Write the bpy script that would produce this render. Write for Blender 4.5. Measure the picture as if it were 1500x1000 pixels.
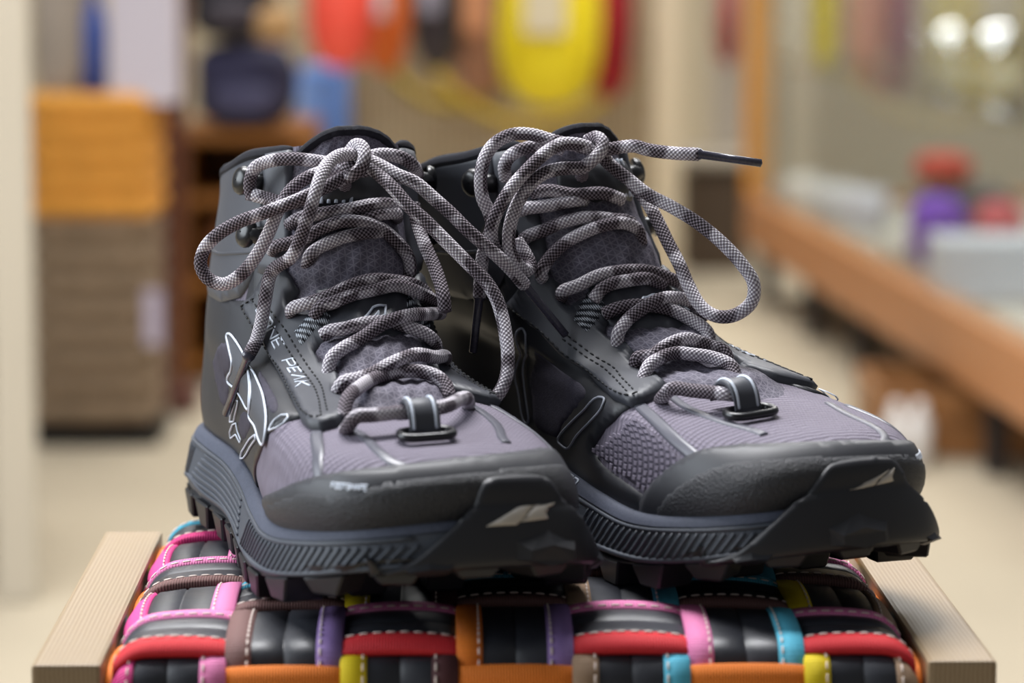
import bpy, bmesh, math, random
import numpy as np
from mathutils import Vector, Matrix, Euler
from mathutils.bvhtree import BVHTree
from mathutils.geometry import delaunay_2d_cdt

random.seed(7)
SC = bpy.context.scene
COL = SC.collection
for _o in list(bpy.data.objects):
    bpy.data.objects.remove(_o)

# ------------------------------------------------------------------ camera
STOOL_Z = 0.45                       # top of the stool's wooden rails
FPX = 4880.0                         # focal length in pixels of the 1500 px wide frame
CAM = Vector((0.0, 0.0, STOOL_Z + 0.2742))
PITCH = math.atan(607.0 / FPX)
cam_data = bpy.data.cameras.new('camera')
cam = bpy.data.objects.new('camera', cam_data)
COL.objects.link(cam)
cam.location = CAM
cam.rotation_euler = (math.pi / 2 - PITCH, 0, 0)
cam_data.sensor_width = 36.0
cam_data.lens = FPX / 1500.0 * 36.0
cam_data.clip_start = 0.05
cam_data.clip_end = 60
cam_data.dof.use_dof = True
cam_data.dof.focus_distance = 1.39
cam_data.dof.aperture_fstop = 7.0
SC.camera = cam

# ------------------------------------------------------------------ light
world = bpy.data.worlds.new('shop_light')
SC.world = world
world.use_nodes = True
wb = world.node_tree.nodes['Background']
wb.inputs[0].default_value = (0.93, 0.95, 1.0, 1)
wb.inputs[1].default_value = 0.17


def area_light(name, loc, rot, sx, sy, power, color):
    d = bpy.data.lights.new(name, 'AREA')
    d.shape = 'RECTANGLE'
    d.size, d.size_y = sx, sy
    d.energy = power
    d.color = color
    o = bpy.data.objects.new(name, d)
    o.location = loc
    o.rotation_euler = rot
    COL.objects.link(o)
    return o


# fluorescent ceiling rows of the shop and the daylight of the shop window on the left
area_light('ceiling_lamp', (-0.35, 2.15, 2.5), (0, 0, 0), 1.5, 0.5, 108, (0.98, 0.98, 1.0))
area_light('ceiling_lamp', (0.2, 4.4, 2.75), (0, 0, 0), 3.2, 0.6, 45, (1.0, 0.985, 0.96))
area_light('ceiling_lamp', (0.2, 6.2, 2.75), (0, 0, 0), 3.4, 0.8, 135, (1.0, 0.985, 0.96))
area_light('shop_window_daylight', (-2.6, 1.35, 1.7), (0, math.radians(-76), 0), 1.8, 2.4, 95, (0.86, 0.93, 1.0))

vs = SC.view_settings
vs.view_transform = 'Standard'
vs.look = 'None'
vs.exposure = 0.0
vs.gamma = 1.0
vs.use_curve_mapping = False


# ------------------------------------------------------------------ pixel <-> space helpers
_cp, _sp = math.cos(PITCH), math.sin(PITCH)


def ray_dir(px, py):
    a = (px - 750.0) / FPX
    b = (500.0 - py) / FPX
    return Vector((a, _cp + b * _sp, -_sp + b * _cp))


def at_y(px, py, y):
    """point seen at a pixel at depth y in the room"""
    d = ray_dir(px, py)
    return CAM + d * (y / d.y)


def at_z(px, py, z):
    d = ray_dir(px, py)
    return CAM + d * ((z - CAM.z) / d.z)


def to_px(p):
    v = Vector(p) - CAM
    dep = v.y * _cp - v.z * _sp
    up = v.y * _sp + v.z * _cp
    return 750 + FPX * v.x / dep, 500 - FPX * up / dep


# ------------------------------------------------------------------ mesh / object helpers
def srgb(r, g, b):
    def f(c):
        c /= 255.0
        return c / 12.92 if c <= 0.04045 else ((c + 0.055) / 1.055) ** 2.4
    return (f(r), f(g), f(b), 1.0)


def mesh_obj(name, verts, faces, mat=None, parent=None, smooth=True, uvs=None):
    me = bpy.data.meshes.new(name)
    me.from_pydata([tuple(v) for v in verts], [], faces)
    if uvs is not None:
        lay = me.uv_layers.new(name='uv')
        li = np.empty(len(me.loops), dtype=np.int32)
        me.loops.foreach_get('vertex_index', li)
        arr = np.asarray(uvs, dtype=np.float32)[li]
        lay.data.foreach_set('uv', arr.ravel())
    me.update()
    if smooth:
        me.polygons.foreach_set('use_smooth', [True] * len(me.polygons))
    o = bpy.data.objects.new(name, me)
    COL.objects.link(o)
    if mat:
        me.materials.append(mat)
    if parent:
        o.parent = parent
    return o


def bm_obj(name, bm, mat=None, parent=None, smooth=False):
    me = bpy.data.meshes.new(name)
    bm.normal_update()
    bm.to_mesh(me)
    bm.free()
    if smooth:
        me.polygons.foreach_set('use_smooth', [True] * len(me.polygons))
    o = bpy.data.objects.new(name, me)
    COL.objects.link(o)
    if mat:
        me.materials.append(mat)
    if parent:
        o.parent = parent
    return o


def empty(name, loc, rz=0.0, ry=0.0, rx=0.0):
    o = bpy.data.objects.new(name, None)
    o.location = loc
    o.rotation_euler = (rx, ry, rz)
    o.empty_display_size = 0.05
    COL.objects.link(o)
    return o


def tag(o, label, cat, group=None):
    o['label'] = label
    o['category'] = cat
    if group:
        o['group'] = group
    return o


def structure(o):
    o['kind'] = 'structure'
    return o


def add_box(bm, lo, hi, bevel=0.0, seg=2):
    r = bmesh.ops.create_cube(bm, size=1.0)
    vs_ = r['verts']
    s = [hi[i] - lo[i] for i in range(3)]
    c = [(hi[i] + lo[i]) / 2 for i in range(3)]
    bmesh.ops.scale(bm, vec=s, verts=vs_)
    bmesh.ops.translate(bm, vec=c, verts=vs_)
    if bevel > 0:
        es = list({e for v in vs_ for e in v.link_edges})
        bmesh.ops.bevel(bm, geom=es, offset=bevel, segments=seg, affect='EDGES', profile=0.6)


def box(name, lo, hi, mat, parent=None, bevel=0.0):
    bm = bmesh.new()
    add_box(bm, lo, hi, bevel)
    return bm_obj(name, bm, mat, parent)


def lathe(name, prof, mat, parent=None, loc=(0, 0, 0), n=20, axis='z', squash=1.0):
    """profile of (radius, height) turned around an axis"""
    V, F = [], []
    for r, h in prof:
        for k in range(n):
            a = 2 * math.pi * k / n
            p = (r * math.cos(a), r * math.sin(a) * squash, h)
            if axis == 'y':
                p = (p[0], p[2], p[1])
            elif axis == 'x':
                p = (p[2], p[0], p[1])
            V.append((p[0] + loc[0], p[1] + loc[1], p[2] + loc[2]))
    for i in range(len(prof) - 1):
        for k in range(n):
            a, b = i * n + k, i * n + (k + 1) % n
            F.append((a, b, b + n, a + n))
    F.append(tuple(range(n - 1, -1, -1)))
    F.append(tuple((len(prof) - 1) * n + k for k in range(n)))
    return mesh_obj(name, V, F, mat, parent)


def catmull(pts, per=10, closed=False):
    P = np.asarray(pts, dtype=float)
    n = len(P)
    if n == 2 and not closed:
        s = np.linspace(0, 1, per + 1)[:, None]
        return P[0] * (1 - s) + P[1] * s
    out = []
    segs = n if closed else n - 1
    for i in range(segs):
        if closed:
            p0, p1, p2, p3 = P[(i - 1) % n], P[i], P[(i + 1) % n], P[(i + 2) % n]
        else:
            p1, p2 = P[i], P[i + 1]
            p0 = P[i - 1] if i > 0 else 2 * p1 - p2
            p3 = P[i + 2] if i + 2 < n else 2 * p2 - p1
        # centripetal parameters keep the curve free of loops on uneven points
        t0 = 0.0
        t1 = t0 + max(np.linalg.norm(p1 - p0), 1e-9) ** 0.5
        t2 = t1 + max(np.linalg.norm(p2 - p1), 1e-9) ** 0.5
        t3 = t2 + max(np.linalg.norm(p3 - p2), 1e-9) ** 0.5
        for k in range(per):
            t = t1 + (t2 - t1) * k / per
            a1 = (t1 - t) / (t1 - t0) * p0 + (t - t0) / (t1 - t0) * p1
            a2 = (t2 - t) / (t2 - t1) * p1 + (t - t1) / (t2 - t1) * p2
            a3 = (t3 - t) / (t3 - t2) * p2 + (t - t2) / (t3 - t2) * p3
            b1 = (t2 - t) / (t2 - t0) * a1 + (t - t0) / (t2 - t0) * a2
            b2 = (t3 - t) / (t3 - t1) * a2 + (t - t1) / (t3 - t1) * a3
            out.append((t2 - t) / (t2 - t1) * b1 + (t - t1) / (t2 - t1) * b2)
    if not closed:
        out.append(P[-1])
    return np.array(out)


def tube_mesh(P, rad, n=12, ustart=0.0, flat=1.0, cap=True):
    """tube along points P; rad scalar or array. Returns verts, faces, uvs (u = metres along, v = turns)"""
    P = np.asarray(P, float)
    m = len(P)
    R = np.full(m, rad) if np.isscalar(rad) else np.asarray(rad, float)
    T = np.gradient(P, axis=0)
    T /= np.linalg.norm(T, axis=1)[:, None] + 1e-12
    up = np.array([0, 0, 1.0])
    if abs(T[0] @ up) > 0.9:
        up = np.array([1.0, 0, 0])
    n0 = np.cross(T[0], up)
    n0 /= np.linalg.norm(n0)
    V, U, F = [], [], []
    acc = ustart
    nn = n0
    for i in range(m):
        if i:
            acc += np.linalg.norm(P[i] - P[i - 1])
            nn = nn - T[i] * (nn @ T[i])
            nn /= np.linalg.norm(nn) + 1e-12
        bb = np.cross(T[i], nn)
        for k in range(n + 1):
            a = 2 * math.pi * k / n
            V.append(P[i] + R[i] * (math.cos(a) * nn + flat * math.sin(a) * bb))
            U.append((acc, k / n))
    w = n + 1
    for i in range(m - 1):
        for k in range(n):
            F.append((i * w + k, i * w + k + 1, (i + 1) * w + k + 1, (i + 1) * w + k))
    if cap:
        for i, s in ((0, 1), (m - 1, -1)):
            c = len(V)
            V.append(P[i] - s * T[i] * R[i] * 0.35)
            U.append((0 if i == 0 else acc, 0))
            for k in range(n):
                a, b = i * w + k, i * w + k + 1
                F.append((c, b, a) if s > 0 else (c, a, b))
    return V, F, U
# ------------------------------------------------------------------ materials
class NT:
    """small helper to write node trees"""
    def __init__(self, name):
        self.m = bpy.data.materials.new(name)
        self.m.use_nodes = True
        self.t = self.m.node_tree
        self.b = self.t.nodes['Principled BSDF']
        self.out = self.t.nodes['Material Output']

    def n(self, kind, **kw):
        nd = self.t.nodes.new(kind)
        for k, v in kw.items():
            setattr(nd, k, v)
        return nd

    def link(self, a, b):
        self.t.links.new(a, b)

    def inp(self, node, key, val):
        if hasattr(val, 'is_linked') or isinstance(val, bpy.types.NodeSocket):
            self.link(val, node.inputs[key])
        else:
            node.inputs[key].default_value = val

    def math(self, op, a, b=None, clamp=False):
        nd = self.n('ShaderNodeMath', operation=op, use_clamp=clamp)
        self.inp(nd, 0, a)
        if b is not None:
            self.inp(nd, 1, b)
        return nd.outputs[0]

    def mix(self, fac, a, b, blend='MIX'):
        nd = self.n('ShaderNodeMix', data_type='RGBA', blend_type=blend)
        self.inp(nd, 0, fac)
        self.inp(nd, 6, a)
        self.inp(nd, 7, b)
        return nd.outputs[2]

    def coord(self, which='Object', scale=(1, 1, 1), rot=(0, 0, 0)):
        tc = self.n('ShaderNodeTexCoord')
        mp = self.n('ShaderNodeMapping')
        mp.inputs['Scale'].default_value = scale
        mp.inputs['Rotation'].default_value = rot
        self.link(tc.outputs[which], mp.inputs[0])
        return mp.outputs[0]

    def noise(self, vec, scale, detail=3.0, rough=0.55):
        nd = self.n('ShaderNodeTexNoise')
        self.link(vec, nd.inputs['Vector'])
        nd.inputs['Scale'].default_value = scale
        nd.inputs['Detail'].default_value = detail
        nd.inputs['Roughness'].default_value = rough
        return nd.outputs['Fac']

    def ramp(self, fac, stops):
        nd = self.n('ShaderNodeValToRGB')
        cr = nd.color_ramp
        while len(cr.elements) < len(stops):
            cr.elements.new(0.5)
        for e, (p, c) in zip(cr.elements, stops):
            e.position = p
            e.color = c
        self.link(fac, nd.inputs[0])
        return nd.outputs[0]

    def bump(self, h, strength=0.3, dist=0.001):
        nd = self.n('ShaderNodeBump')
        nd.inputs['Strength'].default_value = strength
        nd.inputs['Distance'].default_value = dist
        self.link(h, nd.inputs['Height'])
        self.link(nd.outputs[0], self.b.inputs['Normal'])

    def base(self, c):
        self.inp(self.b, 'Base Color', c)

    def set(self, rough=0.6, spec=0.5, metal=0.0, sheen=0.0):
        self.inp(self.b, 'Roughness', rough)
        self.b.inputs['Specular IOR Level'].default_value = spec
        self.b.inputs['Metallic'].default_value = metal
        self.b.inputs['Sheen Weight'].default_value = sheen


def mat_plain(name, rgb, rough=0.6, spec=0.5, metal=0.0, var=0.12, scale=60.0, bump=0.0, bscale=900.0, sheen=0.0, bdist=0.0004):
    """plain material with a little mottling and grain"""
    t = NT(name)
    c = srgb(*rgb)
    v = t.coord('Object')
    nf = t.noise(v, scale, 3)
    lo = tuple(x * (1 - var) for x in c[:3]) + (1,)
    hi = tuple(min(1, x * (1 + var)) for x in c[:3]) + (1,)
    t.base(t.mix(nf, lo, hi))
    t.set(rough, spec, metal, sheen)
    if bump > 0:
        t.bump(t.noise(v, bscale, 2), bump, bdist)
    return t.m


def mat_lace(name):
    t = NT(name)
    tc = t.n('ShaderNodeUVMap')
    sep = t.n('ShaderNodeSeparateXYZ')
    t.link(tc.outputs[0], sep.inputs[0])
    a = t.math('MULTIPLY', sep.outputs[0], 1100 * math.pi)
    b = t.math('MULTIPLY', sep.outputs[1], 9 * 2 * math.pi)
    # braid: diagonal checker of yarn floats
    s1 = t.math('SINE', a)
    s2 = t.math('SINE', b)
    chk = t.math('MULTIPLY', s1, s2)
    hgt = t.math('ADD', t.math('MULTIPLY', chk, 0.5), 0.5)
    comb = t.n('ShaderNodeCombineXYZ')
    t.link(sep.outputs[0], comb.inputs[0])
    t.link(t.math('MULTIPLY', sep.outputs[1], 0.012), comb.inputs[1])
    big = t.noise(comb.outputs[0], 62, 1.0)
    patch = t.n('ShaderNodeMapRange', interpolation_type='SMOOTHSTEP')
    t.link(big, patch.inputs[0])
    patch.inputs[1].default_value = 0.46
    patch.inputs[2].default_value = 0.55
    light = srgb(232, 228, 232)
    mid = srgb(140, 132, 142)
    dark = srgb(62, 52, 60)
    darkest = srgb(40, 32, 38)
    dots = t.n('ShaderNodeMapRange', interpolation_type='SMOOTHSTEP')
    t.link(hgt, dots.inputs[0])
    dots.inputs[1].default_value = 0.40
    dots.inputs[2].default_value = 0.68
    cl = t.mix(dots.outputs[0], mid, light)
    cd = t.mix(dots.outputs[0], darkest, srgb(140, 130, 138))
    t.base(t.mix(patch.outputs[0], cd, cl))
    t.set(0.75, 0.25, 0, 0.0)
    t.bump(hgt, 0.7, 0.0006)
    return t.m


def mat_webbing(name, rgb, ribs=900.0):
    """grosgrain ribbon: fine ribs across the ribbon; UV x runs along it in metres"""
    t = NT(name)
    uv = t.n('ShaderNodeUVMap')
    sep = t.n('ShaderNodeSeparateXYZ')
    t.link(uv.outputs[0], sep.inputs[0])
    s = t.math('SINE', t.math('MULTIPLY', sep.outputs[0], ribs * 2 * math.pi))
    h = t.math('ADD', t.math('MULTIPLY', s, 0.5), 0.5)
    c = srgb(*rgb)
    v = t.coord('Object')
    nf = t.noise(v, 40, 3)
    lo = tuple(x * 0.74 for x in c[:3]) + (1,)
    col = t.mix(h, lo, c)
    t.base(t.mix(t.math('MULTIPLY', nf, 0.25), col, tuple(x * 0.8 for x in c[:3]) + (1,)))
    t.set(0.68, 0.3)
    t.bump(h, 0.5, 0.0004)
    return t.m


def mat_fabric_tri(name, rgb):
    """ripstop with a triangular grid of pale threads"""
    t = NT(name)
    uv = t.n('ShaderNodeUVMap')
    sep = t.n('ShaderNodeSeparateXYZ')
    t.link(uv.outputs[0], sep.inputs[0])
    lines = None
    for ang in (0, 60, 120):
        ca, sa = math.cos(math.radians(ang)), math.sin(math.radians(ang))
        d = t.math('ADD', t.math('ADD', t.math('MULTIPLY', sep.outputs[0], ca * 400), t.math('MULTIPLY', sep.outputs[1], sa * 400)), 0.5)
        fr = t.math('ABSOLUTE', t.math('SUBTRACT', t.math('FRACT', d), 0.5))
        ln = t.math('LESS_THAN', fr, 0.09)
        lines = ln if lines is None else t.math('MAXIMUM', lines, ln)
    c = srgb(*rgb)
    v = t.coord('Object')
    nf = t.noise(v, 180, 3)
    k = t.math('MULTIPLY', lines, t.math('ADD', t.math('MULTIPLY', nf, 0.9), -0.1), True)
    fine = t.noise(v, 1500, 2)
    base = t.mix(t.math('MULTIPLY', nf, 0.6), tuple(x * 0.75 for x in c[:3]) + (1,), c)
    t.base(t.mix(k, base, srgb(150, 146, 158)))
    t.set(0.72, 0.3)
    t.bump(t.math('ADD', t.math('MULTIPLY', lines, 0.35), fine), 0.35, 0.0004)
    return t.m


def mat_fabric_rib(name, rgb):
    """air mesh with fine cross rows (uv in metres)"""
    t = NT(name)
    uv = t.n('ShaderNodeUVMap')
    mp = t.n('ShaderNodeMapping')
    t.link(uv.outputs[0], mp.inputs[0])
    nz = t.noise(mp.outputs[0], 150, 2)
    sep = t.n('ShaderNodeSeparateXYZ')
    t.link(mp.outputs[0], sep.inputs[0])
    a = t.math('ADD', t.math('MULTIPLY', sep.outputs[1], 330 * 2 * math.pi), t.math('MULTIPLY', nz, 5.0))
    s = t.math('ADD', t.math('MULTIPLY', t.math('SINE', a), 0.5), 0.5)
    b = t.math('MULTIPLY', sep.outputs[0], 620 * 2 * math.pi)
    s2 = t.math('ADD', t.math('MULTIPLY', t.math('SINE', b), 0.5), 0.5)
    big = t.noise(mp.outputs[0], 45, 2)
    h = t.math('MULTIPLY', s, t.math('ADD', 0.45, t.math('MULTIPLY', s2, 0.55)))
    h2 = t.math('MULTIPLY', h, t.math('ADD', 0.35, big), True)
    c = srgb(*rgb)
    t.base(t.mix(t.math('MULTIPLY', h2, 0.8), tuple(x * 0.84 for x in c[:3]) + (1,), tuple(min(1, x * 1.22) for x in c[:3]) + (1,)))
    t.set(0.7, 0.35)
    t.bump(h2, 0.8, 0.0009)
    return t.m


def mat_wood(name, light, dark, scale=1.0, along='y', rough=0.5):
    t = NT(name)
    sc = {'y': (9, 1.0, 9), 'x': (1.0, 9, 9), 'z': (9, 9, 1.0)}[along]
    v = t.coord('Object', tuple(s * scale for s in sc))
    w = t.n('ShaderNodeTexWave', wave_type='RINGS', rings_direction='Y' if along == 'y' else ('X' if along == 'x' else 'Z'))
    t.link(v, w.inputs['Vector'])
    w.inputs['Scale'].default_value = 9
    w.inputs['Distortion'].default_value = 2.2
    w.inputs['Detail'].default_value = 2
    w.inputs['Detail Scale'].default_value = 0.8
    n = t.noise(v, 60, 4)
    f = t.math('ADD', t.math('MULTIPLY', w.outputs['Fac'], 0.65), t.math('MULTIPLY', n, 0.35))
    t.base(t.mix(f, srgb(*dark), srgb(*light)))
    t.set(rough, 0.4)
    t.bump(f, 0.12, 0.0006)
    return t.m


M = {}
M['fabric'] = mat_fabric_rib('vamp mesh', (118, 111, 125))
M['tongue_fabric'] = mat_fabric_tri('tongue ripstop', (94, 90, 104))
M['dark_fabric'] = mat_plain('side mesh', (62, 59, 70), 0.8, 0.25, var=0.35, scale=250, bump=0.4, bscale=1400)
M['ankle'] = mat_plain('smooth ankle panel', (70, 72, 79), 0.5, 0.45, var=0.08, scale=90, bump=0.12, bscale=2600)
M['eyestay'] = mat_plain('matte eyestay', (60, 62, 69), 0.48, 0.45, var=0.08, scale=90, bump=0.10, bscale=2600)
M['overlay'] = mat_plain('thin welded overlay', (88, 88, 97), 0.36, 0.5, var=0.08)
M['cage'] = mat_plain('dark side cage', (40, 41, 46), 0.45, 0.45, var=0.1)
M['toe_leather'] = mat_plain('smooth toe cap', (48, 49, 54), 0.5, 0.5, var=0.08, bump=0.08, bscale=2500)
M['toe_grain'] = mat_plain('grainy toe cap', (40, 41, 46), 0.48, 0.5, var=0.4, scale=900, bump=1.0, bscale=1300, bdist=0.0009)
M['midsole'] = mat_plain('grey foam midsole', (70, 75, 84), 0.55, 0.4, var=0.08, bump=0.08, bscale=2000)
M['midsole_lip'] = mat_plain('speckled foam lip', (72, 77, 92), 0.7, 0.35, var=0.35, scale=700, bump=0.4, bscale=1500)
M['outsole'] = mat_plain('black rubber outsole', (29, 30, 35), 0.45, 0.5, var=0.12, bump=0.1, bscale=1500)
M['collar'] = mat_plain('black padded collar', (34, 34, 40), 0.85, 0.2, var=0.3, scale=500, bump=0.6, bscale=1800)
M['lining'] = mat_plain('dark lining', (26, 26, 30), 0.9, 0.2)
M['black_plastic'] = mat_plain('black plastic', (16, 16, 19), 0.3, 0.55, var=0.05)
M['stitch'] = mat_plain('dark thread', (30, 31, 34), 0.7, 0.3)
M['stitch_grey'] = mat_plain('grey thread', (62, 64, 68), 0.7, 0.3)
M['print_white'] = mat_plain('pale printed ink', (205, 212, 224), 0.5, 0.4, var=0.05)
M['print_grey'] = mat_plain('grey printed ink', (132, 136, 146), 0.5, 0.4, var=0.05)
M['logo_metal'] = mat_plain('pale rubber emblem', (186, 180, 170), 0.45, 0.4, var=0.08)
M['lace'] = mat_lace('speckled round lace')
M['aglet'] = mat_plain('clear plastic aglet', (62, 60, 72), 0.2, 0.6, var=0.5, scale=900)
# ------------------------------------------------------------------ boot surfaces
def _cr(p0, p1, p2, p3, f):
    return 0.5 * ((2 * p1) + (-p0 + p2) * f + (2 * p0 - 5 * p1 + 4 * p2 - p3) * f ** 2 + (-p0 + 3 * p1 - 3 * p2 + p3) * f ** 3)


class Surf:
    """closed (in u) Catmull-Rom surface over a control net [rings, points, 3]"""
    def __init__(self, net):
        self.C = np.asarray(net, float)
        self.K, self.Mn = self.C.shape[:2]

    def P(self, u, t):
        u = np.asarray(u, float)
        t = np.clip(np.asarray(t, float), 0, self.K - 1 - 1e-6)
        ui = np.floor(u).astype(int)
        uf = (u - ui)[..., None]
        ti = np.floor(t).astype(int)
        tf = (t - ti)[..., None]
        rows = []
        for dt in (-1, 0, 1, 2):
            k = np.clip(ti + dt, 0, self.K - 1)
            q = [self.C[k, (ui + du) % self.Mn] for du in (-1, 0, 1, 2)]
            rows.append(_cr(q[0], q[1], q[2], q[3], uf))
        return _cr(rows[0], rows[1], rows[2], rows[3], tf)

    def N(self, u, t):
        e = 0.02
        du = self.P(np.asarray(u) + e, t) - self.P(np.asarray(u) - e, t)
        tt = np.asarray(t, float)
        dt = self.P(u, np.minimum(tt + e, self.K - 1)) - self.P(u, np.maximum(tt - e, 0))
        n = np.cross(du, dt)
        return n / (np.linalg.norm(n, axis=-1, keepdims=True) + 1e-12)

    def at(self, u, t, h=0.0):
        return self.P(u, t) + self.N(u, t) * np.asarray(h)[..., None]


XN = [0.5 - 0.5 * math.cos(math.pi * q / 10.0) for q in range(11)]


def ring(xb, zb, xf, zf, wl, wm, sag=None, yc=0.0, ycf=0.0):
    """one control ring: heel back -> lateral (-y) -> toe -> medial (+y)"""
    pts = []
    sag = sag or [0] * 11
    for q in range(11):
        w = 0 if q in (0, 10) else wl[q - 1]
        x = xb + (xf - xb) * XN[q]
        pts.append((x, yc + ycf * XN[q] ** 2 - w, zb + (zf - zb) * XN[q] + sag[q]))
    for q in range(9, 0, -1):
        w = wm[q - 1]
        x = xb + (xf - xb) * XN[q]
        pts.append((x, yc + ycf * XN[q] ** 2 + w, zb + (zf - zb) * XN[q] + sag[q]))
    return pts


FRONT = [(.316, .036), (.3205, .046), (.319, .056), (.308, .0635), (.283, .0675), (.252, .071), (.220, .076), (.190, .089), (.165, .107), (.147, .129), (.136, .153), (.130, .171)]
BACK = [(.010, .033), (.004, .043), (.002, .053), (.003, .064), (.006, .075), (.009, .086), (.011, .097), (.012, .108), (.013, .118), (.014, .128), (.015, .138), (.015, .147)]
WL = [
    [.019, .033, .037, .037, .042, .050, .055, .050, .034],
    [.020, .034, .039, .039, .044, .053, .058, .053, .036],
    [.020, .034, .039, .040, .045, .052, .056, .051, .034],
    [.019, .033, .038, .040, .044, .050, .053, .047, .030],
    [.018, .032, .037, .040, .043, .047, .048, .041, .024],
    [.018, .031, .037, .040, .042, .042, .038, .029, .017],
    [.018, .031, .037, .040, .041, .039, .033, .024, .014],
    [.018, .031, .037, .040, .041, .038, .032, .023, .013],
    [.018, .031, .037, .040, .041, .039, .034, .025, .014],
    [.018, .031, .037, .040, .041, .039, .034, .025, .014],
    [.018, .031, .037, .040, .041, .039, .034, .025, .014],
    [.019, .032, .038, .040, .041, .039, .034, .025, .014],
]
MEDK = [1.0, 1.0, .97, .86, .86, .92, .95, .97, 1.0]
SAG0 = [0, 0, 0, 0, -.002, -.005, -.008, -.010, -.007, -.003, 0]
net = []
for k in range(12):
    fade = max(0.0, 1 - k / 5.0)
    wm = [w * (1 - (1 - m_) * (1 if k < 6 else .4)) for w, m_ in zip(WL[k], MEDK)]
    net.append(ring(*BACK[k], *FRONT[k], [w * (1 - .11 * min(1, max(0, k - 6) / 4)) for w in WL[k]], wm, [s * fade for s in SAG0], .0015 * max(0, k - 5), 0.006 * fade))
UPPER = Surf(net)
NU = 20


def sole_z(x):
    """ground contact line of the outsole with toe spring and heel lift"""
    x = np.asarray(x, float)
    return np.where(x > .235, .022 * np.clip((x - .235) / .10, 0, 1.3) ** 1.7, 0) + np.where(x < .04, .006 * ((.04 - x) / .04) ** 2, 0)


def offset_ring(base, off, zfun):
    """base plan outline pushed outward by off; zfun(x, feather z, sole z) gives height"""
    b = np.asarray(base, float)
    nxt = np.roll(b, -1, 0)
    prv = np.roll(b, 1, 0)
    tg = (nxt - prv)[:, :2]
    tg /= np.linalg.norm(tg, axis=1)[:, None]
    nrm = np.stack([tg[:, 1], -tg[:, 0]], 1)
    o = b.copy()
    o[:, :2] = b[:, :2] + nrm * off
    sz = sole_z(b[:, 0])
    o[:, 2] = [zfun(x, fz, s) for x, fz, s in zip(b[:, 0], b[:, 2], sz)]
    return o


F0 = np.array(net[0])
MID = Surf([
    offset_ring(F0, -.004, lambda x, f, s: s + .010),
    offset_ring(F0, .0075, lambda x, f, s: s + .011),
    offset_ring(F0, .0105, lambda x, f, s: s + .50 * (f - s)),
    offset_ring(F0, .0095, lambda x, f, s: s + .70 * (f - s)),
    offset_ring(F0, .0080, lambda x, f, s: s + .92 * (f - s)),
    offset_ring(F0, .0055, lambda x, f, s: f + .0035),
    offset_ring(F0, .0022, lambda x, f, s: f + .0050),
    offset_ring(F0, -.002, lambda x, f, s: f + .0020),
])
# outer envelope used by the rubber that climbs over the sole edge and the toe
HULL = Surf([
    offset_ring(F0, .002, lambda x, f, s: s + .0085),
    offset_ring(F0, .0100, lambda x, f, s: s + .0095),
    offset_ring(F0, .0114, lambda x, f, s: s + .48 * (f - s)),
    offset_ring(F0, .0112, lambda x, f, s: s + .70 * (f - s)),
    offset_ring(F0, .0098, lambda x, f, s: f + .001),
    offset_ring(F0, .0080, lambda x, f, s: f + .007),
    np.array(net[1]) + (np.array(net[1]) - np.array([.16, 0, .05])) * np.array([.012, .03, 0]),
    np.array(net[2]) + (np.array(net[2]) - np.array([.16, 0, .05])) * np.array([.008, .02, 0]),
    np.array(net[3]),
])


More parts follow.
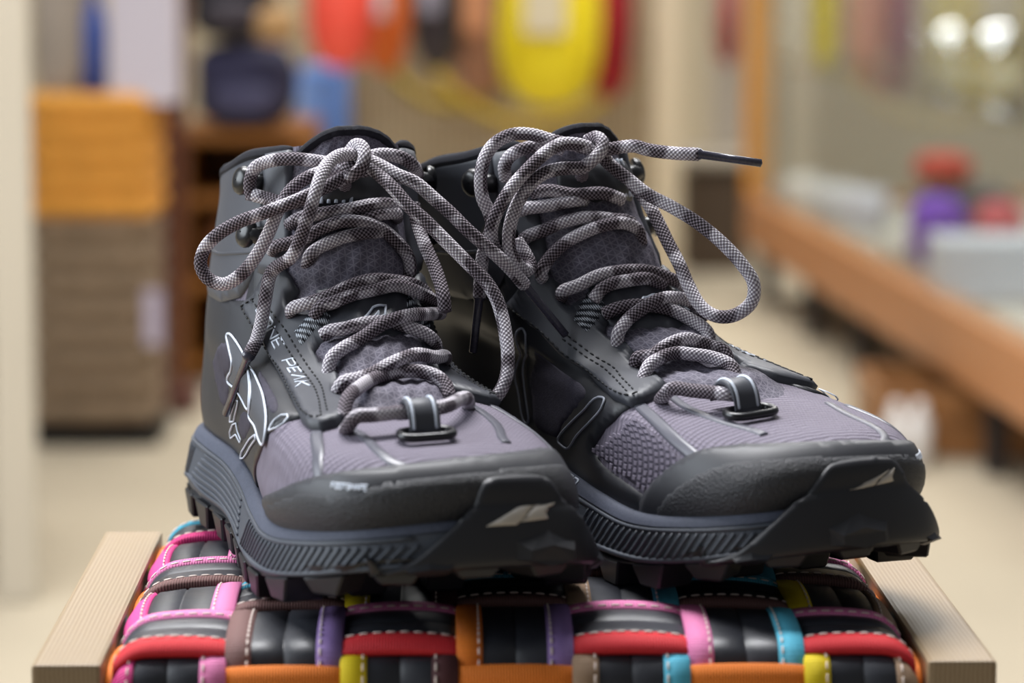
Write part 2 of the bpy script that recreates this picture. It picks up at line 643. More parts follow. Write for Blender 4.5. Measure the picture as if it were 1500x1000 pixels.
class Boot:
    """one boot: builds parts in the canonical right-foot frame, mirrored for the left foot"""
    def __init__(self, root, mirror):
        self.root = root
        self.m = mirror
        bpy.context.view_layer.update()
        self.mw = root.matrix_world.copy()
        self.inv = self.mw.inverted()
        self._bvh = {}

    def canon(self, pw):
        v = self.inv @ Vector(pw)
        return np.array((v.x, v.y * self.m, v.z))

    def world(self, p):
        return self.mw @ Vector((p[0], p[1] * self.m, p[2]))

    def mesh(self, name, V, F, mat, parent=None, uvs=None, smooth=True):
        V = np.asarray(V, float).copy()
        V[:, 1] *= self.m
        if self.m < 0:
            F = [tuple(reversed(f)) for f in F]
        return mesh_obj(name, V, F, mat, parent or self.root, smooth, uvs)

    # -- camera pixel -> surface parameters
    def bvh(self, surf, nu=160, nt=90):
        key = id(surf)
        if key not in self._bvh:
            us = np.linspace(0, NU, nu + 1)
            ts = np.linspace(0, surf.K - 1, nt + 1)
            U, T = np.meshgrid(us, ts)
            P = surf.P(U, T).reshape(-1, 3)
            w = nu + 1
            tri = []
            for j in range(nt):
                for i in range(nu):
                    a = j * w + i
                    tri.append((a, a + 1, a + w + 1))
                    tri.append((a, a + w + 1, a + w))
            self._bvh[key] = (BVHTree.FromPolygons([tuple(p) for p in P], tri), P, tri, np.stack([U.ravel(), T.ravel()], 1))
        return self._bvh[key]

    def uv(self, px, py, surf=None):
        surf = surf or UPPER
        tree, P, tri, UV = self.bvh(surf)
        o = Vector(self.canon(CAM))
        d = (Vector(self.canon(CAM + ray_dir(px, py))) - o).normalized()
        hit, nrm, idx, dist = tree.ray_cast(o, d)
        if hit is None:
            rel = P - np.array(o)
            along = rel @ np.array(d)
            per = np.linalg.norm(rel - along[:, None] * np.array(d), axis=1)
            return UV[int(np.argmin(per))].copy()
        a, b, c = (P[i] for i in tri[idx])
        h = np.array(hit)
        A = np.stack([b - a, c - a], 1)
        s = np.linalg.lstsq(A, h - a, rcond=None)[0]
        ua, ub, uc = (UV[i] for i in tri[idx])
        return ua + s[0] * (ub - ua) + s[1] * (uc - ua)

    def uvs(self, pts, surf=None):
        return np.array([self.uv(x, y, surf) for x, y in pts])

    # -- pieces lying on a surface
    def grid(self, name, surf, u0, u1, t0, t1, mat, nu, nt, h=0.0, parent=None, bulge=None, uvs=None, narrow=None):
        us = np.linspace(u0, u1, nu + 1)
        ts = np.linspace(t0, t1, nt + 1)
        U, T = np.meshgrid(us, ts)
        hh = np.full(U.shape, h)
        if bulge is not None:
            hh = hh + bulge(U, T)
        if narrow is not None:
            T = T - tongue_round(U) * np.clip((T - 10) / 1.25, 0, 1)
        P = surf.at(narrow(U, T) if narrow is not None else U, T, hh).reshape(-1, 3)
        w = nu + 1
        F = [(j * w + i, j * w + i + 1, (j + 1) * w + i + 1, (j + 1) * w + i) for j in range(nt) for i in range(nu)]
        uvs = np.stack([U.ravel() * uvs[0], T.ravel() * uvs[1]], 1) if uvs else np.stack([P[:, 1], P[:, 0]], 1)
        return self.mesh(name, P, F, mat, parent, uvs)

    def patch(self, name, poly, mat, h=0.0015, surf=None, parent=None, step=0.28, edge=0.35, sink=0.001, bulge=None, smooth_per=0):
        """a piece of sheet with the outline poly (u, t) laid on the surface, with thickness"""
        surf = surf or UPPER
        S = np.array([2.6, 1.0])
        q = np.asarray(poly, float)
        if smooth_per:
            q = catmull(q, smooth_per, True)
        q = q * S
        # resample the outline
        pts = []
        for a, b in zip(q, np.roll(q, -1, 0)):
            n = max(1, int(np.linalg.norm(b - a) / (step * .8)))
            for i in range(n):
                pts.append(a + (b - a) * i / n)
        q = np.array(pts)
        nb = len(q)
        lo, hi = q.min(0), q.max(0)
        inner = []
        for i, gy in enumerate(np.arange(lo[1], hi[1], step * .87)):
            for gx in np.arange(lo[0] + (i % 2) * step / 2, hi[0], step):
                inner.append((gx, gy))
        inner = np.array(inner) if inner else np.zeros((0, 2))
        if len(inner):
            x, y = inner[:, 0], inner[:, 1]
            ins = np.zeros(len(inner), bool)
            for a, b in zip(q, np.roll(q, -1, 0)):
                c = (a[1] > y) != (b[1] > y)
                with np.errstate(divide='ignore', invalid='ignore'):
                    xi = (b[0] - a[0]) * (y - a[1]) / (b[1] - a[1] + 1e-15) + a[0]
                ins ^= c & (x < xi)
            inner = inner[ins]
        if len(inner):
            d = np.min(np.linalg.norm(inner[:, None] - q[None], axis=2), axis=1)
            inner = inner[d > step * .45]
        vv = [Vector(p) for p in q] + [Vector(p) for p in inner]
        res = delaunay_2d_cdt(vv, [(i, (i + 1) % nb) for i in range(nb)], [], 1, 1e-5)
        vo = np.array([(v.x, v.y) for v in res[0]])
        F = [tuple(f) for f in res[2]]
        # boundary edges
        cnt = {}
        for f in F:
            for a, b in zip(f, f[1:] + f[:1]):
                cnt[(a, b)] = 1
        bd = [(a, b) for (a, b) in cnt if (b, a) not in cnt]
        bset = {a for a, b in bd} | {b for a, b in bd}
        uv = vo / S
        hh = np.full(len(uv), h)
        if bulge is not None:
            hh = hh + bulge(uv[:, 0], uv[:, 1])
        for i in bset:
            hh[i] = h * (1 - edge)
        V = surf.at(uv[:, 0], uv[:, 1], hh)
        # winding: u right, t up must face outward
        area = 0
        f0 = F[0]
        e1, e2 = uv[f0[1]] - uv[f0[0]], uv[f0[2]] - uv[f0[0]]
        if e1[0] * e2[1] - e1[1] * e2[0] < 0:
            F = [tuple(reversed(f)) for f in F]
            bd = [(b, a) for a, b in bd]
        V = list(V)
        idx = {}
        base = surf.at(uv[:, 0], uv[:, 1], np.full(len(uv), -sink))
        uvo = list(uv * np.array([.034, .0135]))
        for i in bset:
            idx[i] = len(V)
            V.append(base[i])
            uvo.append(uvo[i])
        for a, b in bd:
            F.append((b, a, idx[a], idx[b]))
        return self.mesh(name, V, F, mat, parent, uvo)

    def ribbon_geo(self, uvp, width, h, surf=None, closed=False, lift=0.0, V=None, F=None, round_=True):
        surf = surf or UPPER
        uvp = np.asarray(uvp, float)
        V = [] if V is None else V
        F = [] if F is None else F
        L = np.full(len(uvp), lift) if np.isscalar(lift) else np.asarray(lift)
        C = surf.at(uvp[:, 0], uvp[:, 1], L)
        Nn = surf.N(uvp[:, 0], uvp[:, 1])
        if closed:
            T = np.roll(C, -1, 0) - np.roll(C, 1, 0)
        else:
            T = np.gradient(C, axis=0)
        T /= np.linalg.norm(T, axis=1)[:, None] + 1e-12
        S = np.cross(Nn, T)
        S /= np.linalg.norm(S, axis=1)[:, None] + 1e-12
        prof = [(-.5, -.3), (-.42, .75), (-.2, 1), (.2, 1), (.42, .75), (.5, -.3)]
        n = len(prof)
        o = len(V)
        for c, s, nn in zip(C, S, Nn):
            for a, b in prof:
                V.append(c + s * a * width + nn * b * h)
        m = len(C)
        for i in range(m if closed else m - 1):
            for k in range(n - 1):
                a, b = o + i * n + k, o + ((i + 1) % m) * n + k
                F.append((a, a + 1, b + 1, b))
        if not closed:
            F.append(tuple(o + k for k in range(n - 1, -1, -1)))
            F.append(tuple(o + (m - 1) * n + k for k in range(n)))
        return V, F

    def ribbon(self, name, uvp, width, mat, h=0.0005, surf=None, closed=False, lift=0.0, per=6, parent=None):
        q = catmull(uvp, per, closed) if per > 1 else np.asarray(uvp)
        V, F = self.ribbon_geo(q, width, h, surf, closed, lift)
        return self.mesh(name, V, F, mat, parent)

    def stitches(self, name, uvp, mat, lift, length=.0026, gap=.0016, rad=.00042, surf=None, parent=None, per=10):
        """a seam of short sewn stitches along the surface"""
        surf = surf or UPPER
        V, F = [], []
        for line in uvp:
            q = catmull(line, per)
            C = surf.at(q[:, 0], q[:, 1], np.full(len(q), lift))
            seg = np.linalg.norm(np.diff(C, axis=0), axis=1)
            s = np.concatenate([[0], np.cumsum(seg)])
            pos = 0.0
            while pos + length < s[-1]:
                a = np.array([np.interp(pos, s, C[:, k]) for k in range(3)])
                b = np.array([np.interp(pos + length, s, C[:, k]) for k in range(3)])
                v, f, _ = tube_mesh([a, a + (b - a) * .2, a + (b - a) * .8, b], [rad * .4, rad, rad, rad * .4], 5)
                o = len(V)
                V += list(v)
                F += [tuple(i + o for i in ff) for ff in f]
                pos += length + gap
        ob = self.mesh(name, V, F, mat, parent)
        ob['kind'] = 'stuff'
        return ob


def grow(surf_net, off):
    """control net pushed outward along its normals"""
    s = Surf(surf_net)
    U, T = np.meshgrid(np.arange(NU, dtype=float), np.arange(s.K, dtype=float))
    return Surf(s.at(U, T, np.full(U.shape, off)))


net_ext = net + [ring(.015, .154, .1265, .186, [w * .97 for w in WL[11]], [w * .97 for w in WL[11]], None, .0100, 0)]
EXT = Surf(net_ext)
SKIN1 = grow(net, .0012)
SKIN3 = grow(net, .0035)
LACE = grow(net_ext, .0080)
# ------------------------------------------------------------------ the boots: shells and soles
CUSH = STOOL_Z + 0.0122               # where the soles stand on the woven seat


rootA = empty('hiking_boot', (-0.1175, 1.541, CUSH), math.radians(-90 + 17.8))
A = Boot(rootA, 1)
rootB = empty('hiking_boot', (-0.0265, 1.557, CUSH), math.radians(-90 + 30.4))
Bt = Boot(rootB, -1)
# ------------------------------------------------------------------ traced outlines, as (u, t) on the boot surface
def zz(ox, oy, s, pts):
    return [(ox + s * x, oy + s * y) for x, y in pts]


def z3(*p):
    return zz(260, 440, .3, p)


def z6(*p):
    return zz(520, 640, .3, p)


def zb(*p):
    return zz(700, 430, .3, p)


def z4(*p):
    return zz(820, 600, .3, p)


def zt(*p):
    return zz(1000, 520, .3, p)


T_ = {}
# lateral eyestay from the boot on the left, medial one from the boot on the right
T_['eye_lat'] = A.uvs([(352, 444), (386, 506), (410, 551), (428, 584), (440, 608), (452, 618), (470, 619), (491, 613), (506, 606), (513, 597), (510, 582),
                       (497, 580), (487, 574), (494, 562), (497, 549), (488, 530), (468, 528), (460, 514), (470, 504), (484, 497), (478, 480), (465, 462),
                       (450, 455), (425, 456), (420, 445), (430, 432), (436, 424), (424, 404), (410, 388), (398, 376), (386, 400), (370, 430)], SKIN3)
T_['eye_med'] = Bt.uvs([(739, 445), (790, 487), (829, 526), (868, 559), (895, 580), (919, 588), (940, 581), (975, 560), (966, 552), (957, 541), (932, 541),
                        (926, 530), (928, 518), (937, 514), (922, 505), (912, 493), (900, 489), (893, 495), (885, 488), (888, 476), (893, 468), (880, 455),
                        (850, 437), (835, 447), (824, 444), (819, 428), (815, 412), (800, 402), (782, 400), (760, 420)], SKIN3)
T_['st_lat'] = [A.uvs(q, SKIN3) for q in (
    [(356, 450), (389, 509), (416, 560), (434, 592), (444, 606), (458, 613), (480, 611)],
    [(372, 438), (398, 473), (428, 521), (452, 560), (468, 592), (471, 612)],
    [(382, 432), (410, 470), (438, 516), (460, 552), (476, 588), (480, 606)],
    [(356, 449), (366, 442), (380, 434)])]
T_['st_med'] = [Bt.uvs(q, SKIN3) for q in (
    [(745, 447), (793, 485), (832, 524), (868, 554), (895, 574), (918, 582), (940, 575)],
    [(833, 492), (858, 512), (885, 533), (912, 557), (930, 577)],
    [(826, 497), (852, 518), (880, 540), (905, 562), (922, 581)])]
T_['text_line'] = None
T_['win_lat'] = A.uvs(z3((390, 330), (440, 400), (488, 490), (496, 525), (462, 556), (425, 490), (402, 410)), SKIN1)
T_['win_lat2'] = A.uvs(z3((175, 290), (235, 205), (262, 260), (262, 330), (235, 380), (250, 420), (225, 520), (190, 420), (178, 350)), SKIN1)
T_['win_lat3'] = A.uvs(z3((305, 560), (335, 540), (360, 600), (345, 650), (318, 680), (300, 620)), SKIN1)
T_['win_med'] = Bt.uvs(zb((275, 275), (400, 370), (510, 450), (530, 485), (480, 560), (420, 640), (380, 705), (300, 670), (265, 560), (252, 400)), SKIN1)
T_['squares'] = Bt.uvs(z4((160, 200), (330, 50), (370, 40), (420, 80), (540, 190), (645, 290), (590, 370), (520, 440), (400, 390), (250, 280)), SKIN1)
T_['logo_lat'] = [A.uvs(q, SKIN1) for q in (
    z3((245, 170), (262, 165), (300, 215), (330, 275), (342, 310), (353, 380), (356, 450), (350, 530), (338, 520), (318, 480), (290, 435), (252, 400), (250, 375), (266, 340), (270, 300), (255, 235)),
    z3((345, 322), (370, 350), (400, 410), (425, 490), (438, 570), (432, 660), (418, 705), (400, 675), (380, 610), (355, 570), (358, 520), (363, 450), (357, 380)),
    z3((287, 487), (302, 490), (281, 590), (262, 592), (266, 558)),
    z3((452, 636), (475, 590), (510, 565), (538, 563), (541, 578), (520, 605), (490, 624)),
    z3((313, 768), (320, 735), (360, 675), (385, 655), (387, 680), (350, 735), (327, 768)),
    z3((292, 598), (275, 605), (262, 640), (266, 672), (290, 652), (311, 692), (316, 680), (300, 640)))]
T_['bar_med'] = [Bt.uvs(q, SKIN1) for q in (
    zb((190, 225), (200, 182), (222, 172), (238, 198), (231, 330), (233, 460), (250, 628), (236, 630), (206, 500), (186, 380)),
    zb((398, 722), (450, 640), (530, 560), (590, 510), (618, 515), (615, 545), (560, 618), (490, 690), (436, 755)))]
T_['cap_lat'] = A.uvs([(381, 765), (384, 752), (392, 740), (408, 728), (428, 719), (470, 706), (515, 699), (575, 696), (637, 697)])
T_['cap_med'] = Bt.uvs([(1255, 637), (1220, 642), (1183, 649), (1135, 654), (1090, 656), (1048, 667), (1015, 687), (988, 714), (974, 742)])
T_['grain_lat'] = A.uvs([(392, 775), (396, 756), (414, 738), (440, 728), (470, 724), (500, 727), (524, 734), (548, 727), (590, 714), (660, 711), (690, 712)])
T_['grain_med'] = Bt.uvs([(1215, 662), (1180, 663), (1130, 665), (1090, 672), (1050, 690), (1018, 718), (996, 750)])
T_['strip_lat'] = A.uvs(z3((680, 640), (685, 720), (684, 800), (692, 885)))
T_['curve_lat'] = A.uvs(z3((810, 615), (900, 660), (980, 735), (1060, 795), (1150, 822), (1333, 835)))
T_['strip_med'] = Bt.uvs(zb((790, 545), (860, 610), (960, 710), (1090, 825)))
T_['curve_med'] = Bt.uvs(zb((940, 500), (1000, 545), (1120, 600), (1240, 640), (1333, 665), (1400, 690)))
T_['guard'] = np.concatenate([A.uvs(z6((250, 560), (400, 500), (470, 450), (540, 380), (590, 300), (650, 262), (760, 240)), HULL),
                              Bt.uvs(zt((900, 477), (850, 482), (765, 508), (730, 560), (690, 660), (600, 800), (520, 880)), HULL)])
T_['emb_lat'] = [A.uvs(q, HULL) for q in (z6((630, 440), (700, 400), (800, 355), (885, 330), (835, 368), (795, 415), (775, 432)),
                                         z6((797, 418), (835, 375), (885, 343), (955, 322), (930, 355), (914, 380), (925, 402), (870, 410)))]
T_['emb_med'] = [Bt.uvs(q, HULL) for q in (zt((800, 670), (870, 620), (950, 580), (988, 558), (935, 603), (912, 640)),
                                           zt((920, 637), (950, 597), (1012, 550), (1000, 590), (1006, 612), (960, 626)))]
T_['web_lat'] = A.uvs(z3((573, 155), (640, 72), (700, 28), (748, 80), (742, 112), (685, 150), (642, 200), (605, 238)), SKIN3)
T_['web_med'] = Bt.uvs(zb((460, 130), (500, 60), (545, -2), (640, 38), (602, 112), (540, 197)), SKIN3)
T_['tpanel'] = [(8.35, 7.25), (9.0, 7.05), (10.0, 7.0), (11.0, 7.05), (11.65, 7.25), (11.6, 7.9), (11.0, 8.2), (10.0, 8.28), (9.0, 8.2), (8.4, 7.9)]

STROKES = {
    'A': [[(0, 0), (.5, 1), (1, 0)]], 'L': [[(0, 1), (0, 0), (.9, 0)]], 'O': [[(.15, 0), (0, .2), (0, .8), (.15, 1), (.85, 1), (1, .8), (1, .2), (.85, 0), (.15, 0)]],
    'N': [[(0, 0), (0, 1), (1, 0), (1, 1)]], 'E': [[(.95, 0), (0, 0), (0, 1), (.95, 1)], [(0, .5), (.8, .5)]],
    'P': [[(0, 0), (0, 1), (.85, 1), (1, .85), (1, .6), (.85, .45), (0, .45)]], 'K': [[(0, 0), (0, 1)], [(.95, 1), (.1, .5), (.95, 0)]],
    'F': [[(0, 0), (0, 1), (.9, 1)], [(0, .5), (.75, .5)]], 'T': [[(.5, 0), (.5, 1)], [(0, 1), (1, 1)]], 'S': [[(0, .08), (.15, 0), (.85, 0), (1, .2), (.85, .5), (.15, .5), (0, .8), (.15, 1), (1, 1)]],
    'H': [[(0, 0), (0, 1)], [(1, 0), (1, 1)], [(0, .5), (1, .5)]], 'G': [[(1, .85), (.85, 1), (.15, 1), (0, .8), (0, .2), (.15, 0), (.85, 0), (1, .2), (1, .5), (.55, .5)]],
    'U': [[(0, 1), (0, .2), (.15, 0), (.85, 0), (1, .2), (1, 1)]], 'R': [[(0, 0), (0, 1), (.85, 1), (1, .85), (1, .6), (.85, .48), (0, .48)], [(.5, .48), (1, 0)]],
    'D': [[(0, 0), (0, 1), (.7, 1), (1, .75), (1, .25), (.7, 0), (0, 0)]], ' ': []}


def lettering(B, name, text, uv0, uv1, uvh, width, mat, lift, surf=None, inner=None, adv=1.35, slant=0.0):
    """letters as raised print; uv0 -> uv1 the baseline, uvh the vector from foot to head of the letters"""
    uv0, uv1, uvh = (np.asarray(v, float) for v in (uv0, uv1, uvh))
    n = len(text)
    W = (uv1 - uv0) / (adv * (n - 1) + 1)
    for k, (wd, m, lf) in enumerate([(width, mat, lift)] + ([(width * .42, inner, lift + .00012)] if inner else [])):
        V, F = [], []
        for i, ch in enumerate(text):
            for st in STROKES[ch]:
                q = np.array([uv0 + W * (i * adv + x + slant * y) + uvh * y for x, y in st])
                dense = []
                for a, b in zip(q[:-1], q[1:]):
                    for s in np.linspace(0, 1, 5)[:-1]:
                        dense.append(a + (b - a) * s)
                dense.append(q[-1])
                B.ribbon_geo(np.array(dense), wd, .00025, surf, False, lf, V, F)
        B.mesh(name, V, F, m)


def tongue_bulge(U, Tt):
    c = np.clip(1 - ((U - 10) / 2.3) ** 2, 0, 1)
    puff = 0.0
    for t0, w, a in ((5.62, .36, .0032), (6.75, .38, .0040), (8.75, .55, .0048), (10.0, .4, .003)):
        puff = puff + a * np.exp(-((Tt - t0) / w) ** 2)
    wr = .0007 * np.sin(U * 6 + Tt * 3) * np.sin(Tt * 6 + U) + .0004 * np.sin(U * 13 - Tt * 9)
    foot = np.clip((Tt - 4.95) / .5, 0, 1)
    return (c * (.0026 + puff) + wr * c) * foot - .0012 * (1 - foot)


def tongue_narrow(U, Tt):
    return 10 + (U - 10) * (1 - .38 * np.clip((Tt - 9.6) / 1.6, 0, 1) ** 1.5)


def tongue_round(U):
    return .55 * np.abs((U - 10) / 2.25) ** 3


def surf_frame(B, u, t, h):
    p = EXT.at(np.array(u), np.array(t), np.array(h))
    n = EXT.N(np.array(u), np.array(t))
    f = np.array((1.0, 0, 0)) - n * n[0]
    f /= np.linalg.norm(f)
    s = np.cross(n, f)
    return p, n, f, s


def make_uppers(B, own):
    B.grid('upper', UPPER, 0, NU, 0, 11, M['fabric'], 160, 96)
    B.grid('lining', UPPER, -8.2, 8.2, 6.0, 11, M['lining'], 60, 16, -.0035)
    # padded collar roll around the ankle opening
    us = np.linspace(-8.0, 8.0, 90)
    C = UPPER.at(us, np.full(90, 10.93), np.full(90, -.0008))
    C[:, 2] += .0006 * np.sin(us * 2.3)
    r = np.full(90, .0032)
    r[:3] = (.0012, .0022, .0029)
    r[-3:] = (.0029, .0022, .0012)
    V, F, U = tube_mesh(C, r, 10)
    B.mesh('collar', V, F, M['collar'])
    # dark cage around the heel and sides
    cage = [(5.3, .05), (5.75, 1.5), (6.5, 3.1), (7.3, 4.1), (7.76, 4.5), (7.7, 6.0), (7.7, 7.4), (7.4, 8.6), (6.5, 8.5), (5.9, 7.5), (4.6, 7.1), (2, 6.7), (0, 6.5), (-2, 6.7), (-4.4, 7.1), (-5.7, 7.5), (-6.5, 8.5), (-7.3, 8.6), (-7.6, 7.4), (-7.3, 6.2),
            *[(float(u) - 20, max(.05, float(t))) for u, t in Bt.uvs([(926, 592), (908, 603), (884, 627), (865, 657), (880, 682), (920, 711), (956, 733)], SKIN1)], (-6.95, .05), (-5, .05), (-3, .05), (0, .05), (3, .05)]
    cg = B.patch('side_cage', cage, M['cage'], .0012, step=.34)
    for k in ('win_lat', 'win_lat2', 'win_lat3', 'win_med'):
        B.patch('mesh_window', T_[k], M['dark_fabric'], .0016, step=.2, smooth_per=4, parent=cg)
    ank = [(7.15, 10.9), (6.95, 10.2), (6.9, 9.4), (6.85, 8.7), (6.3, 8.1), (5.6, 7.5), (4.4, 6.9), (2.5, 6.4), (0, 6.2), (-2.5, 6.4), (-4.4, 6.9), (-5.6, 7.5), (-6.3, 8.1),
           (-6.85, 8.7), (-6.9, 9.4), (-6.95, 10.2), (-7.15, 10.9), (-4, 10.92), (0, 10.92), (4, 10.92)]
    ap = B.patch('ankle_panel', ank, M['ankle'], .0020, step=.34)
    for s in (1, -1):
        B.ribbon('seam', [(s * 6.8, 8.75), (s * 5.4, 8.55), (s * 4.0, 8.3), (s * 2, 8.1), (0, 8.05)], .0016, M['eyestay'], .0008, lift=.0018, parent=ap)
    # strip of eyestay that carries the hooks
    for s in (1, -1):
        q = [(6.75, 8.3), (7.0, 9.0), (7.05, 10.0), (7.1, 10.85), (8.0, 10.85), (8.05, 10.0), (8.0, 9.0), (7.7, 8.3)]
        B.patch('hook_stay', [(10 + s * (u - 10), t) for u, t in q], M['ankle'], .0040, step=.24)
    pieces = [(T_['eye_lat'], T_['st_lat']), (T_['eye_med'], T_['st_med'])]
    if own == 'B':
        flip = lambda q: np.stack([20 - q[:, 0], q[:, 1]], 1)
        pieces[0] = (flip(T_['eye_med'])[::-1], [flip(q) for q in T_['st_med']])
    for outline, seams in pieces:
        e = B.patch('eyestay', outline, M['eyestay'], .0046, step=.22, edge=.3)
        B.stitches('stitching', seams, M['stitch'], .0047, parent=e)
    for key, w0 in (('strip_lat', .0052), ('strip_med', .0052), ('curve_lat', .0040), ('curve_med', .0040)):
        B.ribbon('welded_overlay', T_[key], w0, M['overlay'], .0006, lift=.0002)
    # raised square dots of the side mesh
    lo, hi = T_['squares'].min(0), T_['squares'].max(0)
    poly = T_['squares']
    B.patch('dotted_mesh', poly, M['dark_mesh'], .0008, step=.22)
    V, F = [], []
    for i, u in enumerate(np.arange(lo[0], hi[0], .105)):
        for t in np.arange(lo[1], hi[1], .235):
            tt = t + (i % 2) * .05
            ins = False
            for a, b in zip(poly, np.roll(poly, -1, 0)):
                if (a[1] > tt) != (b[1] > tt) and u < (b[0] - a[0]) * (tt - a[1]) / (b[1] - a[1]) + a[0]:
                    ins = not ins
            if not ins:
                continue
            o = len(V)
            for k, (du, dt) in enumerate(((-1, -1), (1, -1), (1, 1), (-1, 1))):
                V.append(UPPER.at(np.array(u + du * .036), np.array(tt + dt * .082), np.array(.0006)))
            for k, (du, dt) in enumerate(((-1, -1), (1, -1), (1, 1), (-1, 1))):
                V.append(UPPER.at(np.array(u + du * .029), np.array(tt + dt * .064), np.array(.0012)))
            F += [(o, o + 1, o + 5, o + 4), (o + 1, o + 2, o + 6, o + 5), (o + 2, o + 3, o + 7, o + 6), (o + 3, o, o + 4, o + 7), (o + 4, o + 5, o + 6, o + 7)]
    d = B.mesh('mesh_dots', V, F, M['dots'], smooth=False)
    d['kind'] = 'stuff'
    # toe cap: smooth band and grainy field
    cap = [(5.9, .02), (6.05, .45), (6.4, .95), (7.0, 1.5), (7.7, 2.05), (8.5, 2.45), (9.3, 2.64), (10.0, 2.78), (10.7, 2.92), (11.3, 2.95), (11.9, 2.78), (12.4, 2.3), (12.8, 1.6), (13.05, .8), (13.15, .02)]
    cap = [tuple(p) for p in catmull(cap, 5)] + [(12.4, .02), (11, .02), (10, .02), (9, .02), (8, .02), (7, .02)]
    tc = B.patch('toe_cap', cap, M['toe_leather'], .0016, step=.24)
    gr = [(6.15, .1), (6.35, .55), (6.8, 1.05), (7.4, 1.45), (7.95, 1.72), (8.35, 1.66), (8.7, 1.72), (9.1, 2.0), (9.8, 2.14), (10.6, 2.3), (11.3, 2.34), (11.9, 2.05), (12.4, 1.4), (12.7, .7), (12.82, .1)]
    gr = [tuple(p) for p in catmull(gr, 5)] + [(12, .1), (11, .1), (10, .1), (9, .1), (8, .1), (7, .1)]
    B.patch('grainy_field', gr, M['toe_grain'], .0021, step=.24, parent=tc)
    # printed words and side emblem
    a0, a1 = A.uv(389, 477, SKIN3), A.uv(434, 571, SKIN3)
    up = A.uv(402, 479, SKIN3) - A.uv(390, 486, SKIN3)
    lw = (a1 - a0) / 10.2
    if own == 'A':
        lettering(B, 'lettering', 'LONE PEAK', a0 - lw * 1.9, a1, up, .0008, M['print_white'], .0047)
    else:
        s0, s1, s2 = (np.array((20 - q[0], q[1])) for q in Bt.uvs([(885, 556), (800, 482), (897, 549)], SKIN3))
        lettering(B, 'lettering', 'LONE PEAK', s0, s1, s2 - s0, .0008, M['print_white'], .0047)
    f0, f1 = A.uv(490, 716), A.uv(541, 720)
    lettering(B, 'lettering', 'FOOTSHAPE', *((f0, f1) if B.m > 0 else (f1, f0)), A.uv(510, 708) - A.uv(510, 715), .0007, M['print_white'], .0018, slant=.2)
    e0, e1 = ((16.0, 4.75), (14.42, 4.75))[::(1 if B.m < 0 else -1)]
    lettering(B, 'lettering', 'STONEGUARD', e0, e1, (0, .75), .0009, M['print_white'], .0008, MID)
    for k_, q in enumerate(T_['logo_lat']):
        q = q if k_ < 2 else np.array([a_ + (b_ - a_) * f_ for a_, b_ in zip(q, np.roll(q, -1, 0)) for f_ in (0.06, .35, .65, .94)])
        B.ribbon('side_emblem', q, .00095 if k_ < 2 else .0007, M['print_white'], .0004, closed=True, lift=.0018, per=4 if k_ < 2 else 1)
    for q in T_['bar_med']:
        B.ribbon('side_emblem', q, .0010, M['print_grey'], .0004, closed=True, lift=.0018, per=4)
    for k in (0, 1):
        B.patch('emblem_fill', T_['logo_lat'][k], M['emblem_fill'], .0017, step=.16, smooth_per=3)
    # tongue
    tg = B.grid('tongue', EXT, 7.75, 12.25, 4.95, 11.25, M['tongue_fabric'], 64, 110, .0004, bulge=tongue_bulge, uvs=(.0135, .024), narrow=tongue_narrow)
    us = np.linspace(7.75, 12.25, 40)
    tt_ = 11.25 - tongue_round(us)
    C = EXT.at(tongue_narrow(us, tt_), tt_, np.full(40, .0006) + tongue_bulge(us, tt_))
    V, F, U = tube_mesh(C, .0022, 8)
    B.mesh('tongue_edge', V, F, M['collar'], tg)
    tp = B.patch('tongue_panel', T_['tpanel'], M['eyestay'], .0030, surf=EXT, step=.24, bulge=lambda u, t: tongue_bulge(u, t) - .0006, smooth_per=3)
    q = [tuple(p) for p in A.uvs([(527, 467), (548, 444), (569, 440), (567, 455), (556, 457), (557, 450), (541, 467)], LACE)]
    if B.m < 0:
        q = [(20 - u + .35, t + .05) for u, t in q]
    qq = np.array([np.array(a) + (np.array(b) - np.array(a)) * s for a, b in zip(q, q[1:] + q[:1]) for s in np.linspace(0, 1, 6)[:-1]])
    V, F = B.ribbon_geo(qq, .0010, .0005, EXT, True, .0031 + tongue_bulge(qq[:, 0], qq[:, 1]))
    B.mesh('tongue_emblem', V, F, M['print_white'], tp)
    lab = B.patch('tongue_label', [(8.7, 9.5), (11.3, 9.5), (11.2, 10.5), (8.8, 10.5)], M['cage'], .0028, surf=EXT, step=.24, bulge=tongue_bulge)
    for i in range(6):
        u = 8.9 + i * .2
        B.ribbon('label_stripe', [(u, 9.62), (u + .10, 10.0), (u + .2, 10.4)], .0016, M['print_white'], .0008, surf=EXT, lift=.0058, parent=lab)
    for k in ('web_lat', 'web_med'):
        B.patch('webbing_loop', T_[k], M['dot_webbing'], .0058, step=.2, edge=.25, sink=-.002)
